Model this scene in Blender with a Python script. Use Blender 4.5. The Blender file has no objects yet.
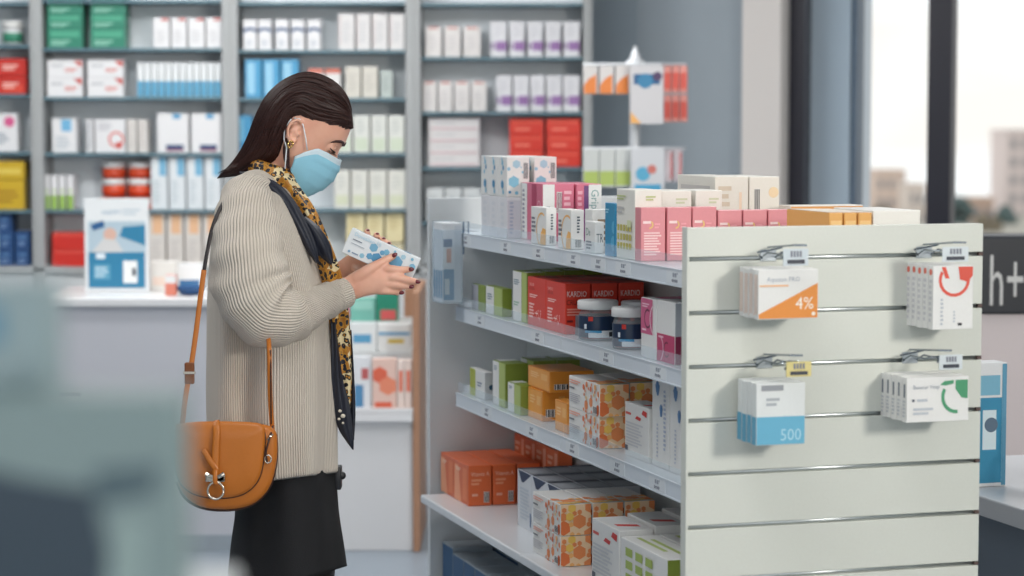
import bpy, bmesh, math, random
from math import sin, cos, pi, radians, atan, hypot
from mathutils import Vector, Matrix
random.seed(7)
S = bpy.context.scene
COL = S.collection
# ------------------------------------------------------------------ camera
F = 2300.0; W0 = 512.0; H0 = 288.0; HOR = 120.0
TH = atan((H0 - HOR) / F); CH = 1.55
CAM = Vector((0, 0, CH))
cd = bpy.data.cameras.new('camera'); cam = bpy.data.objects.new('camera', cd); COL.objects.link(cam)
cam.location = CAM; cam.rotation_euler = (pi / 2 - TH, 0, 0)
cd.sensor_width = 36; cd.lens = F / 1024 * 36; cd.clip_start = .05; cd.clip_end = 500
cd.dof.use_dof = True; cd.dof.focus_distance = 4.95; cd.dof.aperture_fstop = 3.2
S.camera = cam
# ------------------------------------------------------------------ world, light, exposure
S.view_settings.view_transform = 'Standard'; S.view_settings.look = 'None'
S.view_settings.exposure = -0.12; S.view_settings.gamma = 1.0; S.view_settings.use_curve_mapping = False
wd = bpy.data.worlds.new('sky'); S.world = wd; wd.use_nodes = True
wn = wd.node_tree.nodes; wl = wd.node_tree.links
bg = wn['Background']
tc = wn.new('ShaderNodeTexCoord'); mp = wn.new('ShaderNodeMapping'); nz = wn.new('ShaderNodeTexNoise'); cr = wn.new('ShaderNodeValToRGB')
mp.inputs['Scale'].default_value = (3, 3, 14); nz.inputs['Scale'].default_value = 2.2; nz.inputs['Detail'].default_value = 4
cr.color_ramp.elements[0].position = .35; cr.color_ramp.elements[0].color = (.93, .85, .77, 1)
cr.color_ramp.elements[1].position = .65; cr.color_ramp.elements[1].color = (1, .97, .93, 1)
wl.new(tc.outputs['Generated'], mp.inputs['Vector']); wl.new(mp.outputs['Vector'], nz.inputs['Vector'])
wl.new(nz.outputs['Fac'], cr.inputs['Fac']); wl.new(cr.outputs['Color'], bg.inputs['Color']); bg.inputs['Strength'].default_value = 1.36

def area(name, loc, target, sx, sy, power, color):
    l = bpy.data.lights.new(name, 'AREA'); l.shape = 'RECTANGLE'; l.size = sx; l.size_y = sy
    l.energy = power; l.color = color
    o = bpy.data.objects.new(name, l); COL.objects.link(o); o.location = loc
    o.rotation_euler = (Vector(target) - Vector(loc)).to_track_quat('-Z', 'Y').to_euler()
    return o
area('assumed_key_light', (3.3, .6, 2.35), (.6, 4.4, 1.0), .65, .6, 112, (1, .95, .87))  # unseen key light, no window here; assumed from the hanging packs' shadows
area('added_front_fill', (-.6, -1.1, 1.7), (-.4, 5, 1.2), 5.5, 2.2, 58, (1, .985, .965))  # unseen frontal fill, added to lift the dim shelf interiors
for wx in (-2.3, -.7): area('added_shelf_fill', (wx, 7.6, 2.9), (wx, 10.3, 1.3), 1.3, .5, 30, (1, .99, .975))  # unseen fill pair, added to brighten the wall shelving
for lx, ly, pw in ((-.2, 3.4, 24), (-1.9, 5.6, 36), (.9, 6.6, 40), (-1.2, 8.6, 26)):
    area('assumed_ceiling_lamp', (lx, ly, 2.93), (lx, ly, 0), 1.2, .9, pw, (1, .99, .975))  # unseen lamps, assumed overhead for the room's general light
# ------------------------------------------------------------------ projection helpers (places measured off the photograph)
def ray(x, y):
    a = (x - W0) / F; b = (H0 - y) / F
    return Vector((a, cos(TH) + b * sin(TH), -sin(TH) + b * cos(TH)))
def at(x, y, Y):
    r = ray(x, y); return CAM + r * (Y / r.y)
def proj(p):
    d = Vector(p) - CAM
    dep = d.y * cos(TH) - d.z * sin(TH); up = d.y * sin(TH) + d.z * cos(TH)
    return W0 + F * d.x / dep, H0 - F * up / dep
def bis(fn, lo, hi, target):
    flo = fn(lo) - target
    for _ in range(50):
        m = (lo + hi) / 2; fm = fn(m) - target
        if (fm > 0) == (flo > 0): lo = m
        else: hi = m
    return (lo + hi) / 2
# gondola frame: u runs away from the camera along the shelving, v into the shelf
d2 = ray(-203, HOR); d2.z = 0; d2.normalize(); d1 = Vector((d2.y, -d2.x, 0))
GP = CAM + 4.228 * ray(688, 228); ZT = GP.z
GROT = math.atan2(d1.y, d1.x)
def G(u, v, z): return Vector((GP.x + u * d2.x + v * d1.x, GP.y + u * d2.y + v * d1.y, z))
def su(x, v, z): return bis(lambda u: proj(G(u, v, z))[0], -1, 3, x)
def sv(x, u, z): return bis(lambda v: proj(G(u, v, z))[0], -.6, 2, x)
def sz(y, u, v): return bis(lambda z: proj(G(u, v, z))[1], -.5, 2.5, y)
# ------------------------------------------------------------------ materials
def lin(c): return tuple(((x / 255) / 12.92 if x / 255 <= .04045 else ((x / 255 + .055) / 1.055) ** 2.4) for x in c)
MC = {}
def M(rgb, rough=.5, metal=0, name=None, spec=.5, coat=0, bump=0, bscale=200, var=0):
    key = (tuple(rgb), rough, metal, name, spec, coat, bump)
    if key in MC: return MC[key]
    m = bpy.data.materials.new(name or 'paint_%d_%d_%d' % tuple(rgb)); m.use_nodes = True
    n = m.node_tree.nodes; l = m.node_tree.links; b = n['Principled BSDF']
    c = lin(rgb) + (1,)
    b.inputs['Base Color'].default_value = c; b.inputs['Roughness'].default_value = rough
    b.inputs['Metallic'].default_value = metal; b.inputs['Specular IOR Level'].default_value = spec
    b.inputs['Coat Weight'].default_value = coat; b.inputs['Coat Roughness'].default_value = .15
    t = n.new('ShaderNodeTexCoord'); z = n.new('ShaderNodeTexNoise'); z.inputs['Scale'].default_value = bscale; z.inputs['Detail'].default_value = 3
    l.new(t.outputs['Object'], z.inputs['Vector'])
    if bump:
        bp = n.new('ShaderNodeBump'); bp.inputs['Strength'].default_value = bump; bp.inputs['Distance'].default_value = .002
        l.new(z.outputs['Fac'], bp.inputs['Height']); l.new(bp.outputs['Normal'], b.inputs['Normal'])
    mx = n.new('ShaderNodeMix'); mx.data_type = 'RGBA'; mx.inputs['A'].default_value = tuple(k * (.96 - var) for k in c[:3]) + (1,)
    mx.inputs['B'].default_value = tuple(min(1, k * 1.03) for k in c[:3]) + (1,)
    l.new(z.outputs['Fac'], mx.inputs['Factor']); l.new(mx.outputs['Result'], b.inputs['Base Color'])
    MC[key] = m; return m
def clear(name, tint=(.95, .98, 1), fac=.12, rough=.05):
    if name in MC: return MC[name]
    m = bpy.data.materials.new(name); m.use_nodes = True; n = m.node_tree.nodes; l = m.node_tree.links
    n.remove(n['Principled BSDF']); o = n['Material Output']
    t = n.new('ShaderNodeBsdfTransparent'); t.inputs['Color'].default_value = tint + (1,)
    g = n.new('ShaderNodeBsdfPrincipled'); g.inputs['Base Color'].default_value = (.85, .9, .95, 1); g.inputs['Roughness'].default_value = rough
    x = n.new('ShaderNodeMixShader'); x.inputs[0].default_value = fac; l.new(t.outputs[0], x.inputs[1]); l.new(g.outputs[0], x.inputs[2]); l.new(x.outputs[0], o.inputs[0])
    MC[name] = m; return m
WHITE = M((236, 236, 234), .45); GREY = M((120, 132, 142), .5)
# ------------------------------------------------------------------ object helpers
def tag(o, label=None, cat=None, group=None, kind=None):
    if label: o['label'] = label
    if cat: o['category'] = cat
    if group: o['group'] = group
    if kind: o['kind'] = kind
    return o
def link(name, me, mats, parent=None, smooth=False):
    o = bpy.data.objects.new(name, me); COL.objects.link(o)
    for m in (mats if isinstance(mats, (list, tuple)) else [mats]): me.materials.append(m)
    if parent: o.parent = parent
    if smooth:
        for p in me.polygons: p.use_smooth = True
    return o
def empty(name, loc=(0, 0, 0), rz=0, label=None, cat=None, group=None):
    o = bpy.data.objects.new(name, None); COL.objects.link(o); o.location = loc; o.rotation_euler = (0, 0, rz); o.empty_display_size = .1
    return tag(o, label, cat, group)
def fin(bm, name, mats, parent=None, smooth=False, recalc=True):
    if recalc: bmesh.ops.recalc_face_normals(bm, faces=bm.faces[:])
    me = bpy.data.meshes.new(name); bm.to_mesh(me); bm.free()
    return link(name, me, mats, parent, smooth)
def bx(bm, x0, y0, z0, x1, y1, z1, bev=0, mi=0):
    r = bmesh.ops.create_cube(bm, size=1); vs = r['verts']
    for v in vs: v.co = Vector(((x0 + x1) / 2 + v.co.x * (x1 - x0), (y0 + y1) / 2 + v.co.y * (y1 - y0), (z0 + z1) / 2 + v.co.z * (z1 - z0)))
    fs = list({f for v in vs for f in v.link_faces})
    for f in fs: f.material_index = mi
    if bev:
        es = list({e for v in vs for e in v.link_edges})
        g = bmesh.ops.bevel(bm, geom=es, offset=bev, segments=2, profile=.5, affect='EDGES')
        for f in g['faces']: f.material_index = mi
    return vs
def box(name, x0, y0, z0, x1, y1, z1, mat, parent=None, bev=.002, **k):
    bm = bmesh.new(); bx(bm, x0, y0, z0, x1, y1, z1, bev); return fin(bm, name, mat, parent)
def tube(bm, pts, rad, seg=8, mi=0, cap=True, flat=None):
    """pts: points, rad: number or list; flat=(axis vector, ratio) squashes the section along the axis"""
    pts = [Vector(p) for p in pts]; n = len(pts); rings = []
    if not isinstance(rad, (list, tuple)): rad = [rad] * n
    prev = None
    for i, p in enumerate(pts):
        t = (pts[min(i + 1, n - 1)] - pts[max(i - 1, 0)]).normalized()
        if prev is None:
            a = Vector((0, 0, 1)) if abs(t.z) < .9 else Vector((0, 1, 0))
            if flat: a = Vector(flat[0])
            e1 = (a - t * a.dot(t)).normalized()
        else: e1 = (prev - t * prev.dot(t)).normalized()
        if flat:
            a = Vector(flat[0]); e1 = (a - t * a.dot(t)).normalized()
        prev = e1; e2 = t.cross(e1)
        k = flat[1] if flat else 1
        rings.append([bm.verts.new(p + e1 * (cos(2 * pi * j / seg) * rad[i] * k) + e2 * (sin(2 * pi * j / seg) * rad[i])) for j in range(seg)])
    for i in range(n - 1):
        for j in range(seg):
            f = bm.faces.new((rings[i][j], rings[i][(j + 1) % seg], rings[i + 1][(j + 1) % seg], rings[i + 1][j])); f.material_index = mi
    if cap:
        for r in (rings[0][::-1], rings[-1]):
            f = bm.faces.new(r); f.material_index = mi
    return rings
def smoothpath(pts, n=8):
    """Catmull-Rom through tuples of any length"""
    P = [pts[0]] + list(pts) + [pts[-1]]; out = []
    for i in range(1, len(P) - 2):
        for k in range(n):
            t = k / n; a, b, c, d = P[i - 1], P[i], P[i + 1], P[i + 2]
            out.append(tuple(.5 * (2 * b[q] + (c[q] - a[q]) * t + (2 * a[q] - 5 * b[q] + 4 * c[q] - d[q]) * t * t + (3 * b[q] - a[q] - 3 * c[q] + d[q]) * t ** 3) for q in range(len(b))))
    out.append(tuple(pts[-1])); return out
def lathe(bm, prof, seg=28, mi=0, c=(0, 0)):
    rings = []
    for r, z in prof: rings.append([bm.verts.new((c[0] + r * cos(2 * pi * j / seg), c[1] + r * sin(2 * pi * j / seg), z)) for j in range(seg)])
    for i in range(len(rings) - 1):
        for j in range(seg):
            f = bm.faces.new((rings[i][j], rings[i][(j + 1) % seg], rings[i + 1][(j + 1) % seg], rings[i + 1][j])); f.material_index = mi; f.smooth = True
    for r in (rings[0][::-1], rings[-1]): bm.faces.new(r).material_index = mi
TXT = {}
def textgeo(s):
    """outline of a string as (verts, faces) with its width, cap height 1"""
    if s in TXT: return TXT[s]
    cu = bpy.data.curves.new('t', 'FONT'); cu.body = s; cu.size = 1; cu.resolution_u = 2
    ob = bpy.data.objects.new('t', cu); COL.objects.link(ob)
    dg = bpy.context.evaluated_depsgraph_get(); dg.update()
    me = bpy.data.meshes.new_from_object(ob.evaluated_get(dg))
    vs = [(v.co.x, v.co.y) for v in me.vertices]; fs = [tuple(p.vertices) for p in me.polygons]
    bpy.data.objects.remove(ob); bpy.data.curves.remove(cu); bpy.data.meshes.remove(me)
    x0 = min(v[0] for v in vs); w = max(v[0] for v in vs) - x0; h = .7
    TXT[s] = ([((x - x0) / h, y / h) for x, y in vs], fs, w / h); return TXT[s]
def clip(poly):
    for ax, lim, sg in ((0, 0.01, 1), (0, .99, -1), (1, 0.01, 1), (1, .99, -1)):
        out = []
        for i in range(len(poly)):
            a, b = poly[i - 1], poly[i]; ia = (a[ax] - lim) * sg >= 0; ib = (b[ax] - lim) * sg >= 0
            if ia != ib:
                t = (lim - a[ax]) / (b[ax] - a[ax]); out.append((a[0] + (b[0] - a[0]) * t, a[1] + (b[1] - a[1]) * t))
            if ib: out.append(b)
        poly = out
        if len(poly) < 3: return []
    return poly
# print kinds: R rect, H hexagon, D disc, P polygon, T text, L text lines, B barcode, A arc band
def decals(bm, face, wd_, hg, place, prints, mats):
    lay = 0
    def mi(c):
        m = M(c, .45)
        if m not in mats: mats.append(m)
        return mats.index(m)
    def put(poly, c):
        poly = clip(poly)
        if len(poly) < 3: return
        try: f = bm.faces.new([bm.verts.new(place(p[0] * wd_, p[1] * hg, .0004 + lay * .00012)) for p in poly]); f.material_index = mi(c)
        except ValueError: pass
    for pr in prints:
        if pr[0] != face: continue
        k, c = pr[1], pr[2]; a = pr[3:]
        lay += 1
        if k == 'R': put([(a[0], a[1]), (a[2], a[1]), (a[2], a[3]), (a[0], a[3])], c)
        elif k == 'H':
            cu, cv, r = a; put([(cu + r * hg / wd_ * cos(pi / 6 + i * pi / 3), cv + r * sin(pi / 6 + i * pi / 3)) for i in range(6)], c)
        elif k == 'D':
            cu, cv, r = a[:3]; put([(cu + r * hg / wd_ * cos(i * pi / 10), cv + r * sin(i * pi / 10)) for i in range(20)], c)
        elif k == 'A':
            cu, cv, r0, r1, a0, a1 = a
            for i in range(14):
                t0 = radians(a0 + (a1 - a0) * i / 14); t1 = radians(a0 + (a1 - a0) * (i + 1) / 14); q = hg / wd_
                put([(cu + r0 * q * cos(t0), cv + r0 * sin(t0)), (cu + r1 * q * cos(t0), cv + r1 * sin(t0)), (cu + r1 * q * cos(t1), cv + r1 * sin(t1)), (cu + r0 * q * cos(t1), cv + r0 * sin(t1))], c)
        elif k == 'P': put(list(a[0]), c)
        elif k == 'L':
            u0, v0, u1, v1, n = a
            for i in range(n):
                vv = v0 + (v1 - v0) * (i + .5) / n; h = (v1 - v0) / n * .28
                put([(u0, vv - h), (u0 + (u1 - u0) * (.7 + .3 * ((i * 37) % 10) / 10), vv - h), (u0 + (u1 - u0) * (.7 + .3 * ((i * 37) % 10) / 10), vv + h), (u0, vv + h)], c)
        elif k == 'B':
            u0, v0, u1, v1 = a; put([(u0, v0), (u1, v0), (u1, v1), (u0, v1)], (232, 230, 226)); lay += 1
            for i in range(6):
                x = u0 + (u1 - u0) * (i + .2) / 6; w = (u1 - u0) / 6 * (.45 + .35 * (i % 2)); put([(x, v0 + .01), (x + w, v0 + .01), (x + w, v1 - .01), (x, v1 - .01)], c)
        elif k == 'T':
            s, u, v, h, rot = a[:5]; maxw = a[5] if len(a) > 5 else None   # h as part of the face height; rot 90 reads upwards, -90 downwards
            vs, fs, tw = textgeo(s); hh = h * hg; xs = hh
            if maxw: xs = min(hh, maxw * (wd_ if rot == 0 else hg) / tw)
            ci, si = cos(radians(rot)), sin(radians(rot)); z = .0004 + lay * .00012
            nv = [bm.verts.new(place(u * wd_ + (x * xs) * ci - y * hh * si, v * hg + (x * xs) * si + y * hh * ci, z)) for x, y in vs]
            for f in fs:
                try: q = bm.faces.new([nv[i] for i in f]); q.material_index = mi(c)
                except ValueError: pass
def carton_mesh(w, l, h, base, prints, topc=None):
    """w along local x, l along local y, h high; origin at the middle of the bottom"""
    bm = bmesh.new(); b = min(.0016, w * .06, h * .06, l * .06); bx(bm, -w / 2, -l / 2, 0, w / 2, l / 2, h, b)
    bmesh.ops.recalc_face_normals(bm, faces=bm.faces[:])
    mats = [M(base, .42, coat=.15, name='carton_%d_%d_%d' % tuple(base))]
    decals(bm, 'end', w, h, lambda a, c, o: (-w / 2 + a, -l / 2 - o, c), prints, mats)
    decals(bm, 'front', l, h, lambda a, c, o: (-w / 2 - o, l / 2 - a, c), prints, mats)
    decals(bm, 'top', w, l, lambda a, c, o: (-w / 2 + a, -l / 2 + c, h + o), prints, mats)
    decals(bm, 'right', l, h, lambda a, c, o: (w / 2 + o, -l / 2 + a, c), prints, mats)
    me = bpy.data.meshes.new('carton'); bm.to_mesh(me); bm.free()
    for m in mats: me.materials.append(m)
    return me
def put_mesh(name, me, loc, rz, label, cat, group=None):
    o = bpy.data.objects.new(name, me); COL.objects.link(o); o.location = loc; o.rotation_euler = (0, 0, rz); return tag(o, label, cat, group)
ORD = ['', 'first', 'second', 'third', 'fourth', 'fifth', 'sixth', 'seventh', 'eighth', 'ninth', 'tenth', 'eleventh', 'twelfth']
NUM = ['', 'one', 'two', 'three', 'four', 'five', 'six', 'seven', 'eight', 'nine', 'ten', 'eleven', 'twelve']
def ordl(i, n, a='leftmost', b='rightmost'):
    return a if i == 0 else b if i == n - 1 else ('middle' if n == 3 else ORD[i + 1] + ' from left')
# ------------------------------------------------------------------ the room
cd.clip_end = 1200
def st(o): return tag(o, kind='structure')
st(box('floor', -5.2, -1.4, -.1, 4.4, 10.6, 0, M((142, 153, 164), .35, name='floor_vinyl', bscale=3), bev=0))
st(box('ceiling', -5.2, -1.4, 3.0, 4.4, 10.6, 3.1, M((225, 226, 226), .8, name='ceiling_paint'), bev=0))
WALLM = M((138, 151, 161), .7, name='wall_paint', bscale=6)
C0 = Vector((at(637, 120, 10.45).x, 10.45, 0)); C1 = Vector((4.2, 8.7, 0))
st(box('wall_back', -5.2, 10.45, 0, C0.x, 10.6, 3, WALLM, bev=0))
st(box('wall_left', -5.2, -1.4, 0, -5.05, 10.6, 3, WALLM, bev=0))
st(box('wall_right', 4.2, -1.4, 0, 4.4, 8.9, 3, WALLM, bev=0))
st(box('wall_rear', -5.2, -1.4, 0, 4.4, -1.25, 3, M((205, 208, 210), .7), bev=0))
wdir = (C1 - C0).normalized(); wang = math.atan2(wdir.y, wdir.x); wlen = (C1 - C0).length
def ws(px, y=120):
    r = ray(px, y); k = r.x / r.y
    return (k * C0.y - C0.x) / (wdir.x - k * wdir.y)
def wbox(name, s0, s1, z0, z1, t0, t1, mat, parent=None, bev=0):
    """box in the window wall: s along the wall, t outwards"""
    bm = bmesh.new(); bx(bm, s0, t0, z0, s1, t1, z1, bev); o = fin(bm, name, mat, parent)
    if not parent: o.location = (C0.x, C0.y, 0); o.rotation_euler = (0, 0, wang)
    return o
SILL = .78
WALLR = M((158, 169, 178), .6, name='wall_paint_light', bscale=6)
st(wbox('wall_window_side', 0, ws(752), 0, 3, 0, .2, WALLR))
st(wbox('wall_pier', ws(751), ws(789), 0, 3, -.12, .2, M((226, 220, 216), .6, name='pier_paint')))
st(wbox('wall_below_window', ws(787), wlen, 0, SILL, 0, .2, M((196, 198, 200), .6)))
st(wbox('wall_above_window', ws(787), wlen, 2.75, 3, 0, .2, WALLR))
st(wbox('trim_1', ws(787), wlen, SILL, SILL + .04, -.1, .2, M((215, 216, 216), .4), bev=.004))
fr = tag(wbox('window_1', ws(787), ws(804), SILL + .04, 2.75, .0, .09, M((38, 38, 50), .45, name='dark_frame')), kind='structure')
DK = M((38, 38, 50), .45, name='dark_frame')
for a, b, z0, z1 in ((927, 951, SILL + .04, 2.75), (787, 1075, SILL + .04, SILL + .1), (787, 1075, 2.69, 2.75), (1060, 1076, SILL, 2.75)):
    bm = bmesh.new(); s0, s1 = ws(a), ws(b); bx(bm, s0, 0, z0, s1, .09, z1, .004); o = fin(bm, 'window_frame', DK, fr)
    bm = None
for a, b in ((804, 927), (951, 1060)):
    bm = bmesh.new(); bx(bm, ws(a), .04, SILL + .1, ws(b), .046, 2.69); fin(bm, 'window_pane', clear('window_glass', fac=.0), fr)
st(wbox('wall_window_end', ws(1076), wlen, SILL, 3, 0, .2, WALLR))
# the blue-grey pier outside, seen through the first pane
st(wbox('wall_outside_pier', ws(792), ws(834), 0, 3.2, .22, .55, M((206, 214, 222), .6, name='outside_pier')))
st(wbox('trim_2', ws(834), ws(840), 0, 3.2, .24, .34, M((112, 124, 138), .6, name='outside_pier_edge', bscale=4, var=.1)))
# ------------------------------------------------------------------ the town outside
def outbox(name, x0, x1, yt, Y, dep, mat, label, floors=8, cols=4, cat='building', zb=-30):
    a = at(x0, yt, Y); b = at(x1, yt, Y); o = empty(name, ((a.x + b.x) / 2, Y, zb), 0, label, cat)
    w = (b.x - a.x) / 2; h = a.z - zb
    bm = bmesh.new(); bx(bm, -w, 0, 0, w, dep, h, .05); bx(bm, -w - .15, -.15, h, w + .15, dep + .15, h + .35, .05); fin(bm, 'facade', mat, o)
    wm = M((150, 150, 156), .3, name='far_window')
    for i in range(floors):
        for j in range(cols):
            x = -w + (j + .5) * 2 * w / cols; z = h - 1.6 - i * 2.6
            bm = bmesh.new(); bx(bm, x - w / cols * .5, -.06, z - .7, x + w / cols * .5, .02, z + .5); fin(bm, 'window', wm, o)
outbox('apartment_tower', 1008, 1070, 132, 330, 12, M((216, 204, 202), .8), 'tall pale apartment tower far outside the right-hand window pane', 8, 5)  # distance haze is put into the pale building colours here and below
outbox('apartment_block', 876, 906, 172, 326, 8, M((222, 202, 190), .8), 'small pinkish apartment block outside, left of the dark window mullion', 4, 3)
outbox('apartment_block', 909, 926, 186, 306, 8, M((228, 216, 208), .8), 'low pale block outside, right beside the pinkish one', 3, 2)
outbox('apartment_block', 972, 994, 200, 305, 6, M((206, 180, 164), .8), 'low tan building outside between the dark trees', 3, 2)
tag(box('ground', -60, 40, -13, 140, 335, -12, M((170, 168, 160), .9, name='far_ground', bscale=.1), bev=0), kind='structure')
def tree(px, yt, Y, r, mat, label):
    p = at(px, yt, Y); o = empty('tree', (p.x, Y, -12), 0, label, 'tree')
    h = p.z + 12; rnd = random.Random(int(px))
    bm = bmesh.new()
    for i in range(16):
        c = Vector((rnd.uniform(-.6, .6) * r, rnd.uniform(-.6, .6) * r, h - r + rnd.uniform(-.75, .6) * r)); g = bmesh.ops.create_icosphere(bm, subdivisions=2, radius=r * rnd.uniform(.3, .5))
        for v in g['verts']: v.co = v.co * rnd.uniform(.88, 1.1) + c
    fin(bm, 'crown', mat, o, True)
    bm = bmesh.new(); tube(bm, [(0, 0, 0), (.1, 0, h - r)], [.5, .3]); fin(bm, 'trunk', M((70, 58, 50), .9), o)
GT = M((86, 104, 104), .9, name='far_leaves', bscale=2, var=.2); GT2 = M((128, 120, 104), .9, name='far_dry_leaves', bscale=2, var=.2)
tree(962, 194, 300, 2.6, GT, 'dark green tree outside, just right of the dark window mullion')
tree(938, 192, 310, 2.0, GT, 'dark green tree outside, partly behind the dark window mullion')
tree(1008, 204, 302, 2.4, GT, 'dark green tree in front of the tall pale tower')
tree(990, 212, 280, 2.0, GT2, 'brownish tree outside at the foot of the tall tower')
tree(888, 205, 300, 2.4, GT2, 'brownish bushy tree in front of the pinkish block outside')
tree(870, 212, 296, 1.7, GT2, 'small brownish tree outside beside the blue-grey pier')
# ------------------------------------------------------------------ wall shelving behind the counter
YB = 10.0
SH = empty('wall_shelving', (at(300, 120, YB).x, YB, 0), 0, 'tall grey wall shelving with teal-edged shelves full of medicine boxes', 'shelving')
sx = SH.location.x
UPM = M((166, 169, 170), .5, name='upright_paint'); BKM = M((226, 233, 238), .6, name='shelf_back', bscale=8)
SHM = M((92, 122, 134), .25, name='teal_glass_shelf')
def px2x(px, Y=YB): return at(px, 150, Y).x - sx
bm = bmesh.new(); bx(bm, px2x(-40), .20, .8, px2x(592), .42, 2.7); fin(bm, 'back_panel', BKM, SH)
for a, b in ((-46, -36), (32, 44), (223, 239), (406, 421), (583, 592)):
    bm = bmesh.new(); bx(bm, px2x(a), -.02, .0, px2x(b), .4, 2.7, .004)
    m = (px2x(a) + px2x(b)) / 2; bx(bm, m - .004, -.026, .0, m + .004, -.02, 2.7); fin(bm, 'upright', UPM, SH)
bays = [(-36, 32, (2, 45, 94, 152, 210)), (44, 223, (0, 48, 97, 153, 210)), (239, 406, (2, 50, 98, 153, 209)), (421, 583, (3, 57, 112, 167, 222))]
def zat(y, Y=YB): return at(300, y, Y).z
for a, b, ys in bays:
    for y in ys:
        z = zat(y); bm = bmesh.new(); bx(bm, px2x(a), 0, z - .014, px2x(b), .205, z, .002); fin(bm, 'shelf', SHM, SH)
bm = bmesh.new(); bx(bm, px2x(-40), -.02, zat(267) - .03, px2x(590), .4, zat(267), .003); fin(bm, 'bottom_shelf', UPM, SH)
bm = bmesh.new(); bx(bm, px2x(-40), .0, 0, px2x(590), .4, zat(267) - .03, .003); bx(bm, px2x(44), -.01, .1, px2x(222), 0, zat(267) - .06, .002); bx(bm, px2x(240), -.01, .1, px2x(405), 0, zat(267) - .06, .002)
fin(bm, 'base_cabinet', M((205, 208, 210), .5), SH)
for a, b in ((44, 223), (239, 406), (421, 583)):
    bm = bmesh.new(); bx(bm, px2x(a), 0, 2.55, px2x(b), .205, 2.57); fin(bm, 'shelf', SHM, SH)
def brow(spans, yt, yb, base, prints, fmt, group=None, Y=YB + .03, dep=.12, cat='medicine carton', name='medicine_carton', zoff=0, end=('leftmost', 'rightmost')):
    n = len(spans); z0 = zat(yb) + .001
    for i, (a, b) in enumerate(spans):
        xa, xb = at(a, yb, Y).x, at(b, yb, Y).x; w = xb - xa - .004; h = zat(yt, Y) - zat(yb, Y) - .003
        me = carton_mesh(w, dep, h, base, prints)
        put_mesh(name, me, ((xa + xb) / 2, Y + dep / 2, z0), 0, fmt.replace('{o}', ordl(i, n, *end)), cat, group)
PW = (228, 228, 230)
R1 = 'on the top visible shelf'; GRN = (38, 128, 104)
# left bay (cut by the frame)
def jar_far(x0, x1, yt, yb, lidc, labc, label, group=None, base=None):
    Y = YB + .06; a, b = at(x0, yb, Y).x, at(x1, yb, Y).x; r = (b - a) / 2; h = zat(yt, Y) - zat(yb, Y) - .003
    o = empty('pill_jar', ((a + b) / 2, Y + r, zat(yb) + .001 if base is None else base), 0, label, 'jar', group)
    bm = bmesh.new(); lathe(bm, [(r * .85, 0), (r * .95, h * .04), (r * .95, h * .62), (r * .8, h * .68)]); fin(bm, 'body', M(labc[0], .35), o, False)
    bm = bmesh.new(); lathe(bm, [(r * .965, h * .08), (r * .965, h * .5)]); fin(bm, 'printed_label', M(labc[1], .4), o)
    bm = bmesh.new(); lathe(bm, [(r, h * .66), (r, h * .96), (r * .94, h)]); fin(bm, 'lid', M(lidc, .4), o)
    return o
jar_far(0, 21, 20, 44, (232, 232, 230), ((225, 228, 230), (58, 138, 110)), 'white jar with green band on the far left shelf above the red boxes')
brow([(-8, 27)], 76, 94, (196, 40, 28), [('end', 'R', (214, 70, 50), .3, .1, .9, .5), ('end', 'L', (240, 190, 180), .3, .3, .8, .7, 2)], 'lower red carton at the left edge, on the shelf under the green-banded jar')
brow([(-8, 27)], 58, 76, (196, 40, 28), [('end', 'L', (240, 190, 180), .3, .3, .8, .7, 2)], 'upper red carton of the pair at the left edge', zoff=zat(76) - zat(94))
brow([(-14, 18)], 113, 152, PW, [('end', 'D', (210, 90, 140), .75, .78, .14), ('end', 'L', (150, 160, 170), .1, .2, .8, .5, 4)], 'white carton with pink spot at the left edge above the yellow boxes')
YL = (205, 170, 40)
brow([(-10, 25)], 180, 210, YL, [('end', 'L', (170, 130, 30), .1, .2, .9, .7, 3)], 'large lower yellow carton at the left edge of the shelving')
brow([(-10, 25)], 161, 180, YL, [('end', 'R', (225, 200, 90), .1, .3, .9, .6)], 'flat upper yellow carton stacked on the large yellow one', zoff=zat(180) - zat(210))
NV = (34, 74, 126)
for (a, b, yt, yb, s) in ((-2, 14, 249, 267, 'lower left navy carton in the dark blue stack at the left edge'), (15, 31, 249, 267, 'lower right navy carton in the dark blue stack at the left edge'),
                          (-2, 14, 231, 249, 'middle left navy carton in the dark blue stack'), (15, 31, 231, 249, 'upper right navy carton in the dark blue stack'), (-3, 12, 213, 231, 'topmost navy carton of the dark blue stack')):
    brow([(a, b)], yt, yb, NV, [('end', 'R', (90, 130, 175), .2, .6, .75, .75), ('end', 'L', (120, 150, 190), .2, .15, .75, .45, 2)], s, 'navy cartons, far left', zoff=zat(yb) - zat(267) - (zat(yb) - zat(267)) + 0)
# second bay
gp = [('end', 'R', (70, 160, 130), .08, .55, .92, .9), ('end', 'L', (150, 205, 185), .1, .12, .7, .42, 2)]
for c, (a, b) in enumerate(((47, 83), (90, 126))):
    for k, (yt, yb) in enumerate(((28, 45.5), (13, 28), (-2, 13), (-17, -2))):
        brow([(a, b)], yt, yb + (2.5 if k == 0 else 0), GRN, gp, ['bottom', 'second lowest', 'second highest', 'top'][k] + ' green carton of the ' + ['left', 'right'][c] + ' green stack at the upper left', 'green cartons')
brow([(153, 170), (171, 187), (188, 205), (206, 222)], 17, 48, PW, [('end', 'R', (196, 80, 70), .5, .9, .95, .98), ('end', 'L', (205, 205, 208), .2, .15, .8, .6, 4)], '{o} of four white cartons with red corners beside the green stacks', 'white cartons with red corners')
wr = [('end', 'P', (200, 60, 50), [(.75, .95), (.98, .95), (.98, .6), (.86, .75)]), ('end', 'L', (214, 120, 110), .5, .3, .9, .55, 2), ('end', 'L', (190, 192, 196), .1, .55, .6, .8, 1)]
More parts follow.
